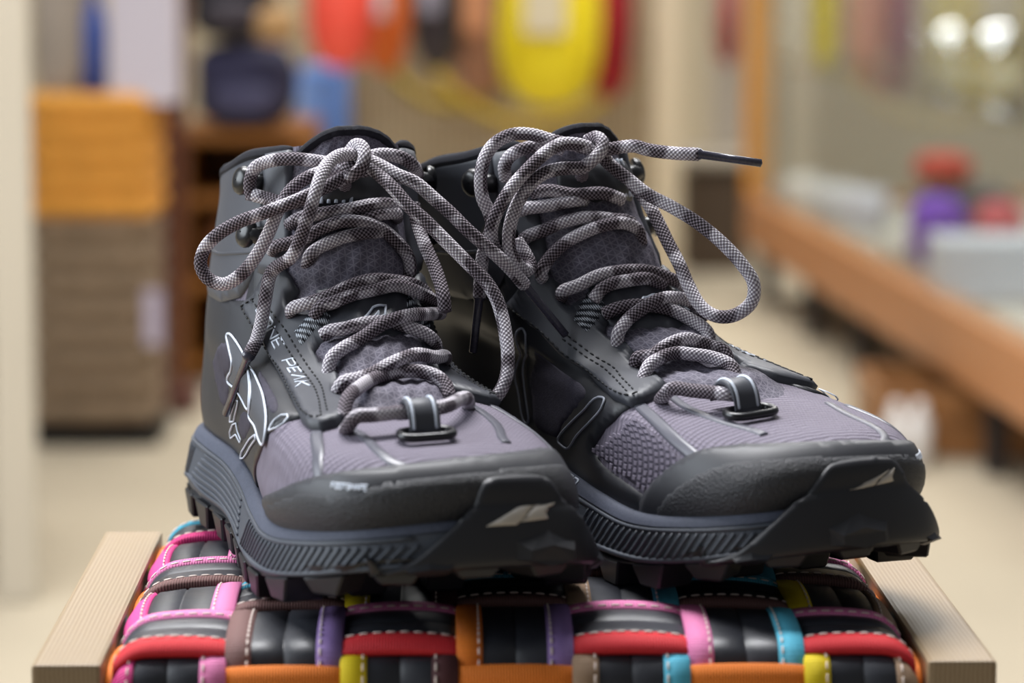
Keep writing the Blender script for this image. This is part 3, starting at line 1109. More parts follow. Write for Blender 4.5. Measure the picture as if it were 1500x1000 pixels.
    # hooks
    for s in (1, -1):
        for (u, t) in ((6.75, 10.15), (6.95, 9.05)):
            uu = 10 + s * (u - 10)
            p, n, f, sd = surf_frame(B, uu, t, .004)
            side = np.cross(n, np.array((0, 0, 1.0)))
            side = side / np.linalg.norm(side) * (-s)
            fwd = side if side[0] > 0 else -side
            V, F, U = tube_mesh([p - n * .002 + fwd * .003, p + n * .0015 + fwd * .003, p + n * .0035 + fwd * .002, p + n * .0045 - fwd * .002], [.0046, .0042, .0036, .003], 10)
            hk = B.mesh('lace_hook', V, F, M['black_plastic'])
            V, F = [], []
            upv = np.cross(n, fwd)
            for i, (rr, hh) in enumerate(((.0062, 0), (.0064, .0012), (.0056, .003), (.0032, .0041), (.0004, .0044))):
                for k in range(16):
                    a = 2 * math.pi * k / 16
                    V.append(p + n * (.0035 + hh) - fwd * .002 + (fwd * math.cos(a) + upv * math.sin(a)) * rr)
            for i in range(4):
                for k in range(16):
                    F.append((i * 16 + k, i * 16 + (k + 1) % 16, (i + 1) * 16 + (k + 1) % 16, (i + 1) * 16 + k))
            F.append(tuple(range(15, -1, -1)))
            F = [tuple(reversed(f)) for f in F] if np.dot(np.cross(fwd, upv), n) < 0 else F
            B.mesh('hook_cap', V, F, M['black_plastic'], hk)


def make_soles(B, own):
    B.grid('midsole', MID, 0, NU, 0, 7, M['midsole'], 180, 30)
    B.grid('midsole_lip', MID, 0, NU, 4.55, 6.9, M['midsole_lip'], 160, 10, .0005)
    # moulded ribs in the foam wall
    V, F = [], []
    for sgn in (1, -1):
        def uu(a):
            return np.where(sgn > 0, a, 20 - a)
        for t in np.linspace(2.25, 4.1, 6):                                # long ribs along the arch
            a = np.linspace(2.6 + (t - 2) * .3, 5.6 - (t - 2) * .15, 18)
            B.ribbon_geo(np.stack([uu(a), np.full(18, t)], 1), .0013, .0007, MID, False, .0001, V, F)
        for a0 in np.arange(5.9, 9.3, .125):                               # slanting ribs round the forefoot
            top = 4.15 - max(0, a0 - 8.0) * .25
            a = np.linspace(a0, a0 + .17, 6)
            B.ribbon_geo(np.stack([uu(a), np.linspace(2.35 + .2 * math.sin(a0 * 3), top, 6)], 1), .0013, .0007, MID, False, .0001, V, F)
        for a0 in np.arange(.8, 2.5, .16):
            a = np.linspace(a0, a0 + .22, 6)
            B.ribbon_geo(np.stack([uu(a), np.linspace(2.3, 4.1, 6)], 1), .0013, .0007, MID, False, .0001, V, F)
        a = np.linspace(.5, 9.4, 70)                                       # bead under and above the ribs
        B.ribbon_geo(np.stack([uu(a), 2.02 + .18 * np.sin(a * 3)], 1), .0022, .0011, MID, False, 0, V, F)
        B.ribbon_geo(np.stack([uu(a), 4.32 + 0 * a], 1), .0016, .0009, MID, False, 0, V, F)
    rb = B.mesh('moulded_ribbing', V, F, M['midsole'])
    rb['kind'] = 'stuff'
    # rubber rim with a wavy upper edge
    nu, nt = 220, 10
    us = np.linspace(0, NU, nu + 1)
    top = 1.30 + .28 * np.sin(us * 2 * math.pi / NU * 17) + .1 * np.sin(us * 2 * math.pi / NU * 5)
    U = np.tile(us, (nt + 1, 1))
    Tt = np.linspace(0, 1, nt + 1)[:, None] * top[None]
    h = np.zeros_like(U)
    h[-1] = -.004
    h[-2] = -.0004
    P = HULL.at(U, Tt, h).reshape(-1, 3)
    w = nu + 1
    F = [(j * w + i, j * w + i + 1, (j + 1) * w + i + 1, (j + 1) * w + i) for j in range(nt) for i in range(nu)]
    bot = HULL.P(us, np.zeros(nu + 1))
    P = list(P)
    for j, k in ((1, .55), (2, .08)):
        for b_ in bot:
            y = b_[1] * k
            P.append((b_[0] if j == 1 else np.clip(b_[0], .02, .31), y, sole_z(b_[0]) + .0088))
    o = (nt + 1) * w
    for i in range(nu):
        F.append((o + i, o + i + 1, i + 1, i))
        F.append((o + w + i, o + w + i + 1, o + i + 1, o + i))
    osl = B.mesh('outsole', P, F, M['outsole'])

    def prism(name, outer_top, outer_bot, inner_top, inner_bot):
        V = [*outer_top, *outer_bot, *inner_top, *inner_bot]
        bm = bmesh.new()
        vs_ = [bm.verts.new((v[0], v[1] * B.m, v[2])) for v in V]
        for f in ((0, 1, 3, 2), (5, 4, 6, 7), (1, 0, 4, 5), (2, 3, 7, 6), (0, 2, 6, 4), (3, 1, 5, 7)):
            bm.faces.new([vs_[i] for i in f])
        bmesh.ops.recalc_face_normals(bm, faces=bm.faces)
        bmesh.ops.bevel(bm, geom=list(bm.edges), offset=.0008, segments=1, affect='EDGES')
        return bm_obj(name, bm, M['outsole'], osl)

    # perimeter lugs, equally spaced along the edge
    fine = np.linspace(0, NU, 800)
    E_ = HULL.P(fine, np.full(800, 1.0))
    s = np.concatenate([[0], np.cumsum(np.linalg.norm(np.diff(E_, axis=0), axis=1))])
    n = 25
    for i in range(n):
        sc_ = (i + .5) / n * s[-1]
        ua, ub = np.interp(sc_ - .0105, s, fine), np.interp(sc_ + .0105, s, fine)
        uc, ud = np.interp(sc_ - .0062, s, fine), np.interp(sc_ + .0062, s, fine)
        cen = np.array((.16, 0, 0))

        def pt(u, t, ins, z=None):
            p = HULL.P(np.array(u), np.array(t)) + HULL.N(np.array(u), np.array(1.6)) * .0006
            c = np.array((np.clip(p[0], .04, .27), 0, p[2]))
            d = c - p
            d[2] = 0
            p = p + d / (np.linalg.norm(d) + 1e-9) * ins
            if z is not None:
                p[2] = z
            return p
        zb_ = float(sole_z(HULL.P(np.array((ua + ub) / 2), np.array(1.0))[0]))
        prism('lug', (pt(ua, 1.35, 0), pt(ub, 1.35, 0)), (pt(uc, 1.0, .0005, zb_), pt(ud, 1.0, .0005, zb_)),
              (pt(ua, 1.2, .020), pt(ub, 1.2, .020)), (pt(uc, .9, .017, zb_), pt(ud, .9, .017, zb_)))
    for i, x in enumerate(np.arange(.04, .29, .036)):
        for y in (-.016, .016):
            z0 = float(sole_z(x))
            y0 = y + (.006 if i % 2 else -.004)
            prism('lug', ((x - .008, y0 - .009, z0 + .0105), (x + .008, y0 - .009, z0 + .0105)), ((x - .006, y0 - .007, z0), (x + .006, y0 - .007, z0)),
                  ((x - .008, y0 + .009, z0 + .0105), (x + .008, y0 + .009, z0 + .0105)), ((x - .006, y0 + .007, z0), (x + .006, y0 + .007, z0)))
    # toe guard climbing over the toe, with the inlaid two-blade emblem
    gc = float(np.mean(A.uvs([(730, 714), (790, 711)], HULL)[:, 0]) if own == 'A' else Bt.uv(1264, 690, HULL)[0])
    gs = 1.0 if own == 'A' else 1.18
    half = [(.10, 7.05), (.34, 6.95), (.46, 6.55), (.56, 5.8), (.66, 5.0), (.80, 4.2), (1.0, 3.3), (1.2, 2.4), (1.5, 1.6), (1.55, .9), (1.2, .4), (.6, .25)]
    gp = [(gc - a_ * gs, t) for a_, t in half] + [(gc + a_ * gs, t) for a_, t in reversed(half)]
    tgd = B.patch('toe_guard', gp, M['outsole'], .0022, surf=HULL, step=.16, edge=.5, sink=.006, smooth_per=4)
    for q in T_['emb_lat' if own == 'A' else 'emb_med']:
        B.patch('emblem', q, M['logo_metal'], .0030, surf=HULL, step=.12, edge=.15, parent=tgd)
    # faceted block under the emblem
    for (du, ru, tz, rt, hh) in ((.12, .42, 2.9, 1.35, .0055), (-1.0, .3, 2.0, .8, .004), (1.2, .3, 2.0, .8, .004)):
        uc = gc + du
        ring_ = [(uc + ru * math.cos(k * math.pi / 3 + .5), tz + rt * math.sin(k * math.pi / 3 + .5)) for k in range(6)]
        V = [HULL.at(np.array(u), np.array(t), np.array(.0012)) for u, t in ring_]
        V += [HULL.at(np.array(uc + (u - uc) * .62), np.array(tz + (t - tz) * .45 - .3), np.array(hh)) for u, t in ring_]
        F = [(k, (k + 1) % 6, 6 + (k + 1) % 6, 6 + k) for k in range(6)] + [tuple(range(6, 12))]
        B.mesh('toe_block', V, F, M['outsole'], tgd, smooth=False)


M['dark_mesh'] = mat_plain('dark dotted mesh', (74, 69, 82), 0.75, 0.3, var=0.2, scale=300)
M['dots'] = mat_plain('raised mesh dots', (108, 102, 116), 0.7, 0.3, var=0.1)
M['emblem_fill'] = mat_plain('fine dark print', (74, 76, 82), 0.5, 0.4, var=0.25, scale=1200)


def mat_dots(name):
    t = NT(name)
    uv = t.n('ShaderNodeUVMap')
    sep = t.n('ShaderNodeSeparateXYZ')
    t.link(uv.outputs[0], sep.inputs[0])
    a = t.math('MULTIPLY', sep.outputs[0], 470 * math.pi)
    b = t.math('MULTIPLY', sep.outputs[1], 470 * math.pi)
    chk = t.math('MULTIPLY', t.math('SINE', t.math('ADD', a, b)), t.math('SINE', t.math('SUBTRACT', a, b)))
    f = t.math('GREATER_THAN', chk, 0.22)
    t.base(t.mix(f, srgb(28, 32, 42), srgb(205, 212, 222)))
    t.set(0.5, 0.4)
    t.bump(chk, 0.5, 0.0005)
    return t.m


M['dot_webbing'] = mat_dots('reflective dot webbing')
for b_, own_ in ((A, 'A'), (Bt, 'B')):
    make_uppers(b_, own_)
    make_soles(b_, own_)
# ------------------------------------------------------------------ laces
LR = 0.00285


def lace_points(B, spec, lift=0.0):
    """spec entries: (px, py) rests on the boot, (px, py, lift) rests with extra lift, (px, py, y, 'd') hangs at depth y"""
    out = []
    for s in spec:
        if len(s) == 4:
            out.append(B.canon(at_y(s[0], s[1], s[2] + (0.021 if B is Bt else 0.0))))
        else:
            uv = B.uv(s[0], s[1], LACE)
            h = (s[2] if len(s) == 3 else 0.0) + lift
            out.append(LACE.at(np.array(uv[0]), np.array(uv[1]), np.array(h)))
    return out


_acc = [0.0]


def lace(B, spec, name='lace', lift=0.0, aglet=None, rad=LR, taper=True):
    P = catmull(lace_points(B, spec, lift), 9)
    V, F, U = tube_mesh(P, rad, 14, _acc[0])
    _acc[0] += 0.37
    o = B.mesh(name, V, F, M['lace'], None, U)
    if aglet:
        q = lace_points(B, aglet)
        e = P[-1]
        d = (np.array(q[-1]) - e)
        V, F, U = tube_mesh([e - d * .03, e + d * .01, e + d * .06, e + d * .5, e + d], [rad * .98, rad * .95, rad * .68, rad * .62, rad * .6], 12)
        B.mesh('aglet', V, F, M['aglet'], o)
    return o


D = 'd'


def over(B, px, py, lift):
    """depth of the lace layer of a boot at a pixel, for strands of the other boot that lie on it"""
    uv = B.uv(px, py, LACE)
    w = B.world(LACE.at(np.array(uv[0]), np.array(uv[1]), np.array(lift)))
    return w.y


# ---- left boot
IN = -.0065
A_ROWS = [
    [(503, 603, -.0075), (509, 609, -.004), (522, 610), (545, 608), (565, 606), (590, 603), (612, 600, -.001), (635, 599), (658, 593), (673, 585), (684, 576, -.002), (690, 569, IN)],
    [(490, 558, IN), (502, 557, -.001), (525, 554), (548, 549, .001), (572, 542, .003), (605, 532, .004), (635, 526, .001), (652, 522), (663, 519, IN)],
    [(500, 590, IN), (509, 580, -.001), (524, 569), (548, 554), (575, 543, -.001), (605, 543), (635, 549), (652, 554, -.002), (662, 560, IN)],
    [(470, 489, -.001), (485, 484), (505, 481), (535, 473), (572, 469, -.001), (602, 480), (626, 491), (643, 500, -.002), (652, 508, IN)],
    [(474, 535, IN), (484, 523, -.001), (500, 512), (530, 495), (560, 482, .003), (590, 473, .004), (620, 464, .002), (645, 459), (652, 455, IN)],
    [(414, 455, IN), (427, 450, -.001), (452, 444), (485, 432), (515, 420, .001), (545, 412, .001), (575, 411), (605, 417), (628, 430, -.001), (640, 446, IN)],
    [(456, 458, -.003), (470, 449), (488, 443), (518, 431), (548, 424), (578, 420, .001), (608, 426), (632, 438), (645, 450), (650, 458, -.003)],
    [(392, 364, -.003), (404, 361), (428, 355), (450, 347), (472, 336, .001), (500, 327, .002), (530, 327, .001), (560, 336), (580, 353), (597, 374), (606, 392, -.002), (610, 402, IN)],
    [(440, 382, IN), (454, 371, -.001), (476, 358), (509, 346), (535, 341), (560, 338, -.001)],
    [(416, 325, -.004), (440, 319), (476, 312), (509, 307), (545, 300), (572, 300), (588, 308, -.004)],
    [(520, 322, -.004), (545, 316), (578, 312), (592, 316, -.004)],
    [(378, 287, .002), (392, 291), (410, 296), (432, 297), (455, 290, -.003)],
]
for q in A_ROWS:
    lace(A, q)
lace(A, [(372, 292, .001), (374, 272, .003), (383, 250, .004), (395, 240, .003), (428, 234, .002), (470, 237, 1.408, D), (500, 243, 1.404, D), (520, 247, 1.405, D)])
lace(A, [(524, 238, 1.402, D), (545, 229, 1.405, D), (562, 226, 1.408, D), (586, 230, 1.412, D), (604, 241, 1.418, D), (612, 256, 1.43, D)])
# knot
lace(A, [(505, 272, 1.400, D), (506, 262, 1.394, D), (516, 256, 1.390, D), (528, 247, 1.389, D), (534, 230, 1.390, D), (531, 216, 1.394, D), (522, 212, 1.398, D), (513, 221, 1.402, D)], 'lace_knot')
lace(A, [(498, 236, 1.403, D), (512, 244, 1.397, D), (526, 250, 1.396, D), (541, 248, 1.400, D), (552, 240, 1.404, D)], 'lace_knot')
# loop and long end on the left
lace(A, [(516, 254, 1.398, D), (500, 262, 1.392, D), (467, 279, 1.386, D), (428, 296, 1.384, D), (386, 312, 1.386, D), (350, 325, 1.390, D), (317, 345, 1.394, D), (299, 366, 1.397, D),
         (294, 388, 1.398, D), (305, 408, 1.398, D), (328, 416, 1.397, D), (353, 402, 1.394, D), (377, 372, 1.391, D), (394, 340, 1.390, D), (407, 309, 1.391, D), (423, 282, 1.393, D), (445, 263, 1.396, D),
         (472, 252, 1.400, D), (505, 247, 1.402, D)], 'lace_loop')
lace(A, [(520, 226, 1.396, D), (500, 227, 1.392, D), (483, 237, 1.386, D), (470, 258, 1.378, D), (461, 285, 1.373, D), (452, 315, 1.372, D), (440, 348, 1.374, D), (428, 375, 1.377, D),
         (410, 408, .006), (396, 441, .003), (386, 470, .001), (376, 497, 0), (364, 521, 0)], 'lace_end', aglet=[(321, 606, -.003)])
# two strands falling to the right
lace(A, [(538, 241, 1.396, D), (558, 258, 1.390, D), (579, 279, 1.384, D), (600, 303, 1.380, D), (621, 321, 1.378, D), (645, 345, 1.376, D), (666, 366, 1.375, D), (690, 390, 1.374, D), (711, 411, 1.373, D),
         (727, 437, 1.371, D), (736, 465, 1.368, D), (741, 492, 1.364, D), (744, 520, 1.360, D), (742, 550, 1.356, D), (732, 574, 1.353, D), (716, 589, 1.352, D), (700, 590, 1.356, D)], 'lace_loop')
lace(A, [(534, 232, 1.398, D), (556, 242, 1.394, D), (582, 256, 1.390, D), (609, 268, 1.388, D), (636, 291, 1.387, D), (660, 312, 1.384, D), (684, 336, 1.381, D), (708, 357, 1.381, D), (732, 378, 1.382, D),
         (750, 396, 1.386, D), (768, 417, 1.394, D)], 'lace_end', aglet=[(829, 491, over(Bt, 829, 491, .0), D)])
lace(A, [(606, 300, 1.416, D), (612, 330, 1.410, D), (622, 358, 1.402, D), (634, 385, 1.394, D), (644, 412, 1.386, D), (650, 436, 1.380, D), (652, 456, 1.378, D)])

# ---- right boot
B_ROWS = [
    [(965, 560, -.0075), (971, 566, -.004), (985, 569), (1015, 572), (1045, 575), (1066, 577), (1083, 574, -.001), (1096, 566), (1101, 556, IN)],
    [(925, 522, IN), (934, 521, -.001), (955, 520), (979, 510, .002), (1006, 502, .002), (1036, 505), (1060, 514), (1072, 522, -.004)],
    [(938, 540, IN), (950, 533, -.001), (964, 526), (985, 517), (1015, 519), (1045, 524), (1072, 533, -.001), (1080, 541, IN)],
    [(884, 458, -.001), (900, 453), (919, 448), (948, 447), (984, 454), (1013, 469), (1036, 486), (1044, 497, -.004)],
    [(898, 497, IN), (905, 486, -.001), (919, 469), (937, 457, .001), (966, 445, .003), (1000, 444, .002), (1022, 452), (1034, 464, -.003)],
    [(812, 430, IN), (824, 425, -.001), (847, 418), (876, 404), (912, 397), (948, 397), (977, 406), (1002, 418), (1022, 437), (1031, 455, -.003)],
    [(868, 436, -.002), (880, 425), (895, 416), (919, 411), (948, 408), (975, 413, -.002)],
    [(764, 349, -.002), (775, 345), (797, 337), (826, 325), (862, 318), (898, 321), (922, 325), (936, 332, -.003)],
    [(786, 407, IN), (793, 398), (804, 379), (826, 357), (854, 341), (883, 331, .001), (912, 328, .001), (934, 337), (946, 352, -.003)],
    [(778, 282, -.001), (804, 279), (840, 285), (883, 283), (915, 290, -.002)],
    [(760, 308, -.002), (772, 305), (804, 301), (840, 294), (860, 290, -.003)],
]
for q in B_ROWS:
    lace(Bt, q)
# knot
lace(Bt, [(852, 258, 1.402, D), (854, 246, 1.394, D), (866, 236, 1.389, D), (878, 224, 1.389, D), (882, 208, 1.392, D), (873, 201, 1.396, D), (861, 206, 1.400, D)], 'lace_knot')
lace(Bt, [(846, 214, 1.402, D), (862, 218, 1.396, D), (878, 226, 1.394, D), (890, 236, 1.397, D)], 'lace_knot')
# free end and loop on the right
lace(Bt, [(874, 216, 1.398, D), (892, 218, 1.394, D), (912, 215, 1.392, D), (930, 214, 1.390, D), (948, 219, 1.389, D), (984, 224, 1.386, D), (1024, 226, 1.383, D)], 'lace_end', aglet=[(1115, 239, 1.378, D)])
lace(Bt, [(880, 228, 1.400, D), (897, 244, 1.396, D), (920, 262, 1.392, D), (948, 284, 1.388, D), (984, 303, 1.382, D), (1020, 325, 1.377, D), (1056, 354, 1.372, D), (1086, 386, 1.368, D), (1104, 415, 1.366, D),
          (1101, 442, 1.366, D), (1077, 461, 1.368, D), (1050, 463, 1.371, D), (1027, 449, 1.375, D), (1009, 419, 1.380, D), (995, 387, 1.385, D), (978, 354, 1.391, D), (962, 321, 1.397, D), (946, 293, 1.402, D), (925, 268, 1.407, D)], 'lace_loop')
# strands on the left of the knot
lace(Bt, [(864, 212, 1.400, D), (840, 212, 1.397, D), (811, 206, 1.396, D), (779, 197, 1.396, D), (750, 197, 1.395, D), (725, 210, 1.393, D), (710, 232, 1.390, D), (704, 262, 1.388, D), (707, 290, 1.387, D),
          (716, 310, 1.388, D), (720, 330, 1.390, D), (714, 352, 1.393, D), (707, 376, 1.396, D), (704, 408, 1.396, D), (702, 436, 1.395, D)], 'lace_end', aglet=[(693, 516, 1.392, D)])
lace(Bt, [(862, 216, 1.392, D), (845, 211, 1.389, D), (822, 211, 1.386, D), (800, 223, 1.382, D), (775, 246, 1.377, D), (750, 274, 1.373, D), (732, 303, 1.371, D), (721, 330, 1.371, D), (721, 356, 1.374, D), (735, 376, 1.379, D), (757, 390, 1.384, D)], 'lace_loop')
lace(Bt, [(866, 236, 1.394, D), (854, 245, 1.391, D), (822, 247, 1.386, D), (797, 254, 1.382, D), (773, 274, 1.378, D), (756, 303, 1.375, D), (747, 332, 1.374, D), (746, 362, 1.375, D), (756, 384, 1.378, D),
          (770, 397, 1.382, D), (777, 388, 1.387, D), (770, 372, 1.390, D), (757, 352, 1.392, D)], 'lace_loop')
lace(Bt, [(741, 262, 1.412, D), (739, 244, 1.408, D), (748, 228, 1.404, D), (770, 217, 1.401, D), (797, 214, 1.400, D), (825, 219, 1.400, D)])


# ---- strap and ring that hold the lowest lace row
def lace_strap(B, px, py, width):
    uv = B.uv(px, py, LACE)
    p, n, f, s = surf_frame(B, uv[0], uv[1], .004)
    V, F = [], []
    prof = [(-.009, .000), (-.0075, .0050), (-.003, .0085), (.003, .0085), (.0070, .0050), (.0092, -.0010)]
    q = catmull([(a, b, 0) for a, b in prof], 5)
    for a, b, _ in q:
        for w in (-.5, -.46, .46, .5):
            V.append(p + f * a + n * (b + (.0007 if abs(w) < .5 else 0)) + s * w * width)
        V.append(p + f * a + n * (b - .0012) + s * .5 * width)
        V.append(p + f * a + n * (b - .0012) - s * .5 * width)
    m = len(q)
    for i in range(m - 1):
        for k in range(6):
            a, b = i * 6 + k, i * 6 + (k + 1) % 6
            F.append((a, b, b + 6, a + 6))
    st = B.mesh('lace_strap', V, [tuple(reversed(x)) for x in F], M['ankle'])
    for w in (-.36, .36):
        V = [p + f * a + n * (b + .0009) + s * w * width for a, b, _ in q]
        v, fc, u = tube_mesh(V, .0006, 6)
        B.mesh('edge_line', v, fc, M['print_white'], st)
    hw, ln = width * .82, .0052
    c = p + f * .0105 - n * .0016
    pts = []
    for a in np.linspace(0, 2 * math.pi, 40, endpoint=False):
        ca, sa = math.cos(a), math.sin(a)
        pts.append(c + s * hw * math.copysign(abs(ca) ** .5, ca) + f * ln * math.copysign(abs(sa) ** .7, sa))
    pts.append(pts[0])
    v, fc, u = tube_mesh(pts, .0017, 10, cap=False)
    B.mesh('ring', v, fc, M['black_plastic'], st)


lace_strap(A, 614, 604, .0125)
lace_strap(Bt, 1078, 574, .0125)
# ------------------------------------------------------------------ stool with a woven seat
tag(rootA, 'left charcoal hiking boot with a white winged logo on its side', 'boot', 'pair of hiking boots on the stool')
tag(rootB, 'right charcoal hiking boot with a lace end sticking out to the right', 'boot', 'pair of hiking boots on the stool')

M['rail'] = mat_wood('pale planed timber', (158, 138, 110), (128, 106, 78), 2.2, 'y', 0.42)


def mat_rubber(name):
    t = NT(name)
    v = t.coord('Object')
    n1 = t.noise(v, 55, 4)
    n2 = t.noise(v, 420, 3)
    t.base(t.mix(n1, srgb(24, 25, 30), srgb(50, 52, 60)))
    t.set(t.math('ADD', t.math('MULTIPLY', n1, 0.25), 0.33), 0.5)
    t.bump(t.math('ADD', t.math('MULTIPLY', n1, 1.2), t.math('MULTIPLY', n2, 0.25)), 0.25, 0.001)
    return t.m


M['rubber'] = mat_rubber('inner tube rubber')
M['thread'] = mat_plain('cream thread', (226, 210, 200), 0.7, 0.3)
WEB = {k: mat_webbing('webbing ' + k, c) for k, c in dict(
    red=(214, 44, 52), pink=(232, 132, 182), magenta=(232, 78, 150), brown=(122, 88, 84), purple=(146, 118, 176), yellow=(240, 212, 30), dkbrown=(80, 44, 46),
    orange=(238, 128, 40), tan=(162, 134, 108), cyan=(92, 190, 218), rose=(224, 60, 130), plum=(150, 50, 90)).items()}

SW, SD = 0.3633, 0.279
stool = empty('woven_stool', (-0.0016, 1.3665, STOOL_Z), math.radians(1.2))
tag(stool, 'wooden stool with a seat woven from black rubber straps and bright webbing', 'stool')
RAILW = 0.0262
for sx in (-1, 1):
    xa, xb = sorted((sx * (SW / 2 - RAILW), sx * SW / 2))
    bm = bmesh.new()
    add_box(bm, (xa, -SD / 2, -.050), (xb, SD / 2, 0), .0018, 2)
    bm_obj('rail', bm, M['rail'], stool)
    for sy in (-1, 1):
        ya, yb = sorted((sy * (SD / 2 - .040), sy * SD / 2))
        box('leg', (xa, ya, -STOOL_Z), (xb, yb, -.0502), M['rail'], stool, .0015)
for sy in (-1, 1):
    yc = sy * (SD / 2 - .022)
    box('cross_rail', (-SW / 2 + RAILW, yc - .009, -.085), (SW / 2 - RAILW, yc + .009, -.058), M['rail'], stool, .001)
    box('stretcher', (-SW / 2 + RAILW, yc - .008, -.33), (SW / 2 - RAILW, yc + .008, -.30), M['rail'], stool, .001)

HX, HY, RR = SW / 2 - RAILW - .0035, SD / 2 - .0015, .013      # half size of the cushion and its shoulder radius


def wrap(s, half):
    """arc-length coordinate over the edge: returns (coordinate, drop, lean) """
    L0 = half - RR
    a = np.abs(s)
    sg = np.sign(s)
    phi = np.clip((a - L0) / RR, 0, math.pi / 2)
    ext = np.maximum(a - L0 - RR * math.pi / 2, 0)
    c = np.where(a <= L0, a, L0 + RR * np.sin(phi))
    dz = -RR * (1 - np.cos(phi)) - ext
    return sg * c, dz, sg * phi


def seat_point(sx, sy, h):
    x, dzx, px_ = wrap(sx, HX)
    y, dzy, py_ = wrap(sy, HY)
    dome = .0005 + .0068 * (1 - np.clip(np.abs(x) / HX, 0, 1) ** 3.0) * (1 - np.clip(np.abs(y) / HY, 0, 1) ** 3.0) + .0022
    nx, ny = np.sin(px_), np.sin(py_)
    nz = np.cos(px_) * np.cos(py_)
    ln = np.sqrt(nx ** 2 + ny ** 2 + nz ** 2)
    return np.stack([x + nx / ln * h, y + ny / ln * h, dome + dzx + dzy + nz / ln * h], -1)


NWARP, NWEFT = 7, 5
PX = 2 * (HX + .001) / NWARP
PY = 2 * (HY - .0035) / NWEFT
AMP = .0024


def band(kind, idx, s_lo, s_hi, width, colA, colB, off_axis):
    """one strap: kind 'warp' runs front to back, 'weft' left to right; off_axis is its centre across"""
    pit = PY if kind == 'warp' else PX
    nl = int((s_hi - s_lo) / .0022)
    S = np.linspace(s_lo, s_hi, nl)
    n_other = NWEFT if kind == 'warp' else NWARP
    # phase: crossing k of the other set sits at s = (k - (n-1)/2) * pit
    k = S / pit + (n_other - 1) / 2.0
    par = idx + k
    w_over = -np.cos(math.pi * par)                # warp over when idx + crossing is odd
    sgn = w_over if kind == 'warp' else np.cos(math.pi * par)
    flat = np.sign(sgn) * np.abs(sgn) ** .55
    lift = AMP * flat

    def pts(v, h):
        if kind == 'warp':
            return seat_point(np.full(nl, off_axis + v), S, lift + h)
        return seat_point(S, np.full(nl, off_axis + v), lift + h)

    def strip(name, prof, mat, parent):
        V, U, F = [], [], []
        for v, h in prof:
            V.extend(pts(v, h))
            U.extend(np.stack([S, np.full(nl, v)], 1))
        for j in range(len(prof) - 1):
            for i in range(nl - 1):
                a = j * nl + i
                f = (a, a + nl, a + nl + 1, a + 1)
                F.append(f if kind == 'weft' else tuple(reversed(f)))
        return mesh_obj(name, V, F, mat, parent, True, U)

    hw = width / 2
    t = .0011
    rb = strip('strap', [(hw, -t), (hw, .0004), (hw * .5, .0009), (.0009, .0010), (.0004, .0004), (-.0004, .0004), (-.0009, .0010), (-hw * .5, .0009), (-hw, .0004), (-hw, -t), (hw, -t)], M['rubber'], stool)
    ww = .0094
    for sg, c in ((-1, colA), (1, colB)):
        a, b = hw - ww, hw + .0008
        prof = [(sg * a, .0004), (sg * (a + .0004), .0017), (sg * (a + b) / 2, .0021), (sg * (b - .0006), .0018), (sg * b, .0007), (sg * b, -.0014), (sg * (b - .0012), -.0022), (sg * a, -.0020)]
        if sg < 0:
            prof = prof[::-1]
        wbo = strip('webbing', prof[::-1], WEB[c], rb)
        # sewn line along the inner side of the webbing
        P = pts(sg * (a + .0016), .0021)
        seg = np.linalg.norm(np.diff(P, axis=0), axis=1)
        ss = np.concatenate([[0], np.cumsum(seg)])
        V, F = [], []
        pos = .001
        while pos + .0034 < ss[-1]:
            p0 = np.array([np.interp(pos, ss, P[:, q]) for q in range(3)])
            p1 = np.array([np.interp(pos + .0034, ss, P[:, q]) for q in range(3)])
            v, f, _ = tube_mesh([p0, p0 + (p1 - p0) * .25, p0 + (p1 - p0) * .75, p1], [.0002, .00042, .00042, .0002], 5)
            o = len(V)
            V += list(v)
            F += [tuple(q + o for q in ff) for ff in f]
            pos += .0052
        st = mesh_obj('stitching', V, F, M['thread'], rb)
        st['kind'] = 'stuff'
    return rb


WARPS = [('magenta', 'pink'), ('brown', 'purple'), ('yellow', 'dkbrown'), ('orange', 'purple'), ('tan', 'cyan'), ('pink', 'cyan'), ('yellow', 'tan')]
WEFTS = [('red', 'pink'), ('brown', 'cyan'), ('brown', 'pink'), ('plum', 'yellow'), ('rose', 'cyan')]
DROP = .050
edgeY = HY + RR * (math.pi / 2 - 1) + DROP
edgeX = HX + RR * (math.pi / 2 - 1) + DROP
for i, (ca, cb) in enumerate(WARPS):
    band('warp', i, -edgeY, edgeY, PX * .985, ca, cb, (i - (NWARP - 1) / 2) * PX)
for j, (ca, cb) in enumerate(WEFTS):
    band('weft', j, -edgeX, edgeX, PY * .93, ca, cb, (j - (NWEFT - 1) / 2) * PY)
# straps that run around the four side faces
for j in (-1, NWEFT):
    band('weft', j, -HX - .006, HX + .006, PY * .86, 'orange', 'orange', (j - (NWEFT - 1) / 2) * PY)
for i in (-1, NWARP):
    band('warp', i, -HY - .006, HY + .006, PX * .9, 'orange', 'orange', (i - (NWARP - 1) / 2) * PX)
# ------------------------------------------------------------------ the shop behind
def mat_carpet(name):
    t = NT(name)
    v = t.coord('Object')
    n = t.noise(v, 220, 3)
    n2 = t.noise(v, 2.2, 3)
    t.base(t.mix(t.math('ADD', t.math('MULTIPLY', n, .5), t.math('MULTIPLY', n2, .5)), srgb(150, 138, 118), srgb(190, 178, 156)))
    t.set(0.95, 0.1)
    t.bump(n, 0.5, 0.004)
    return t.m


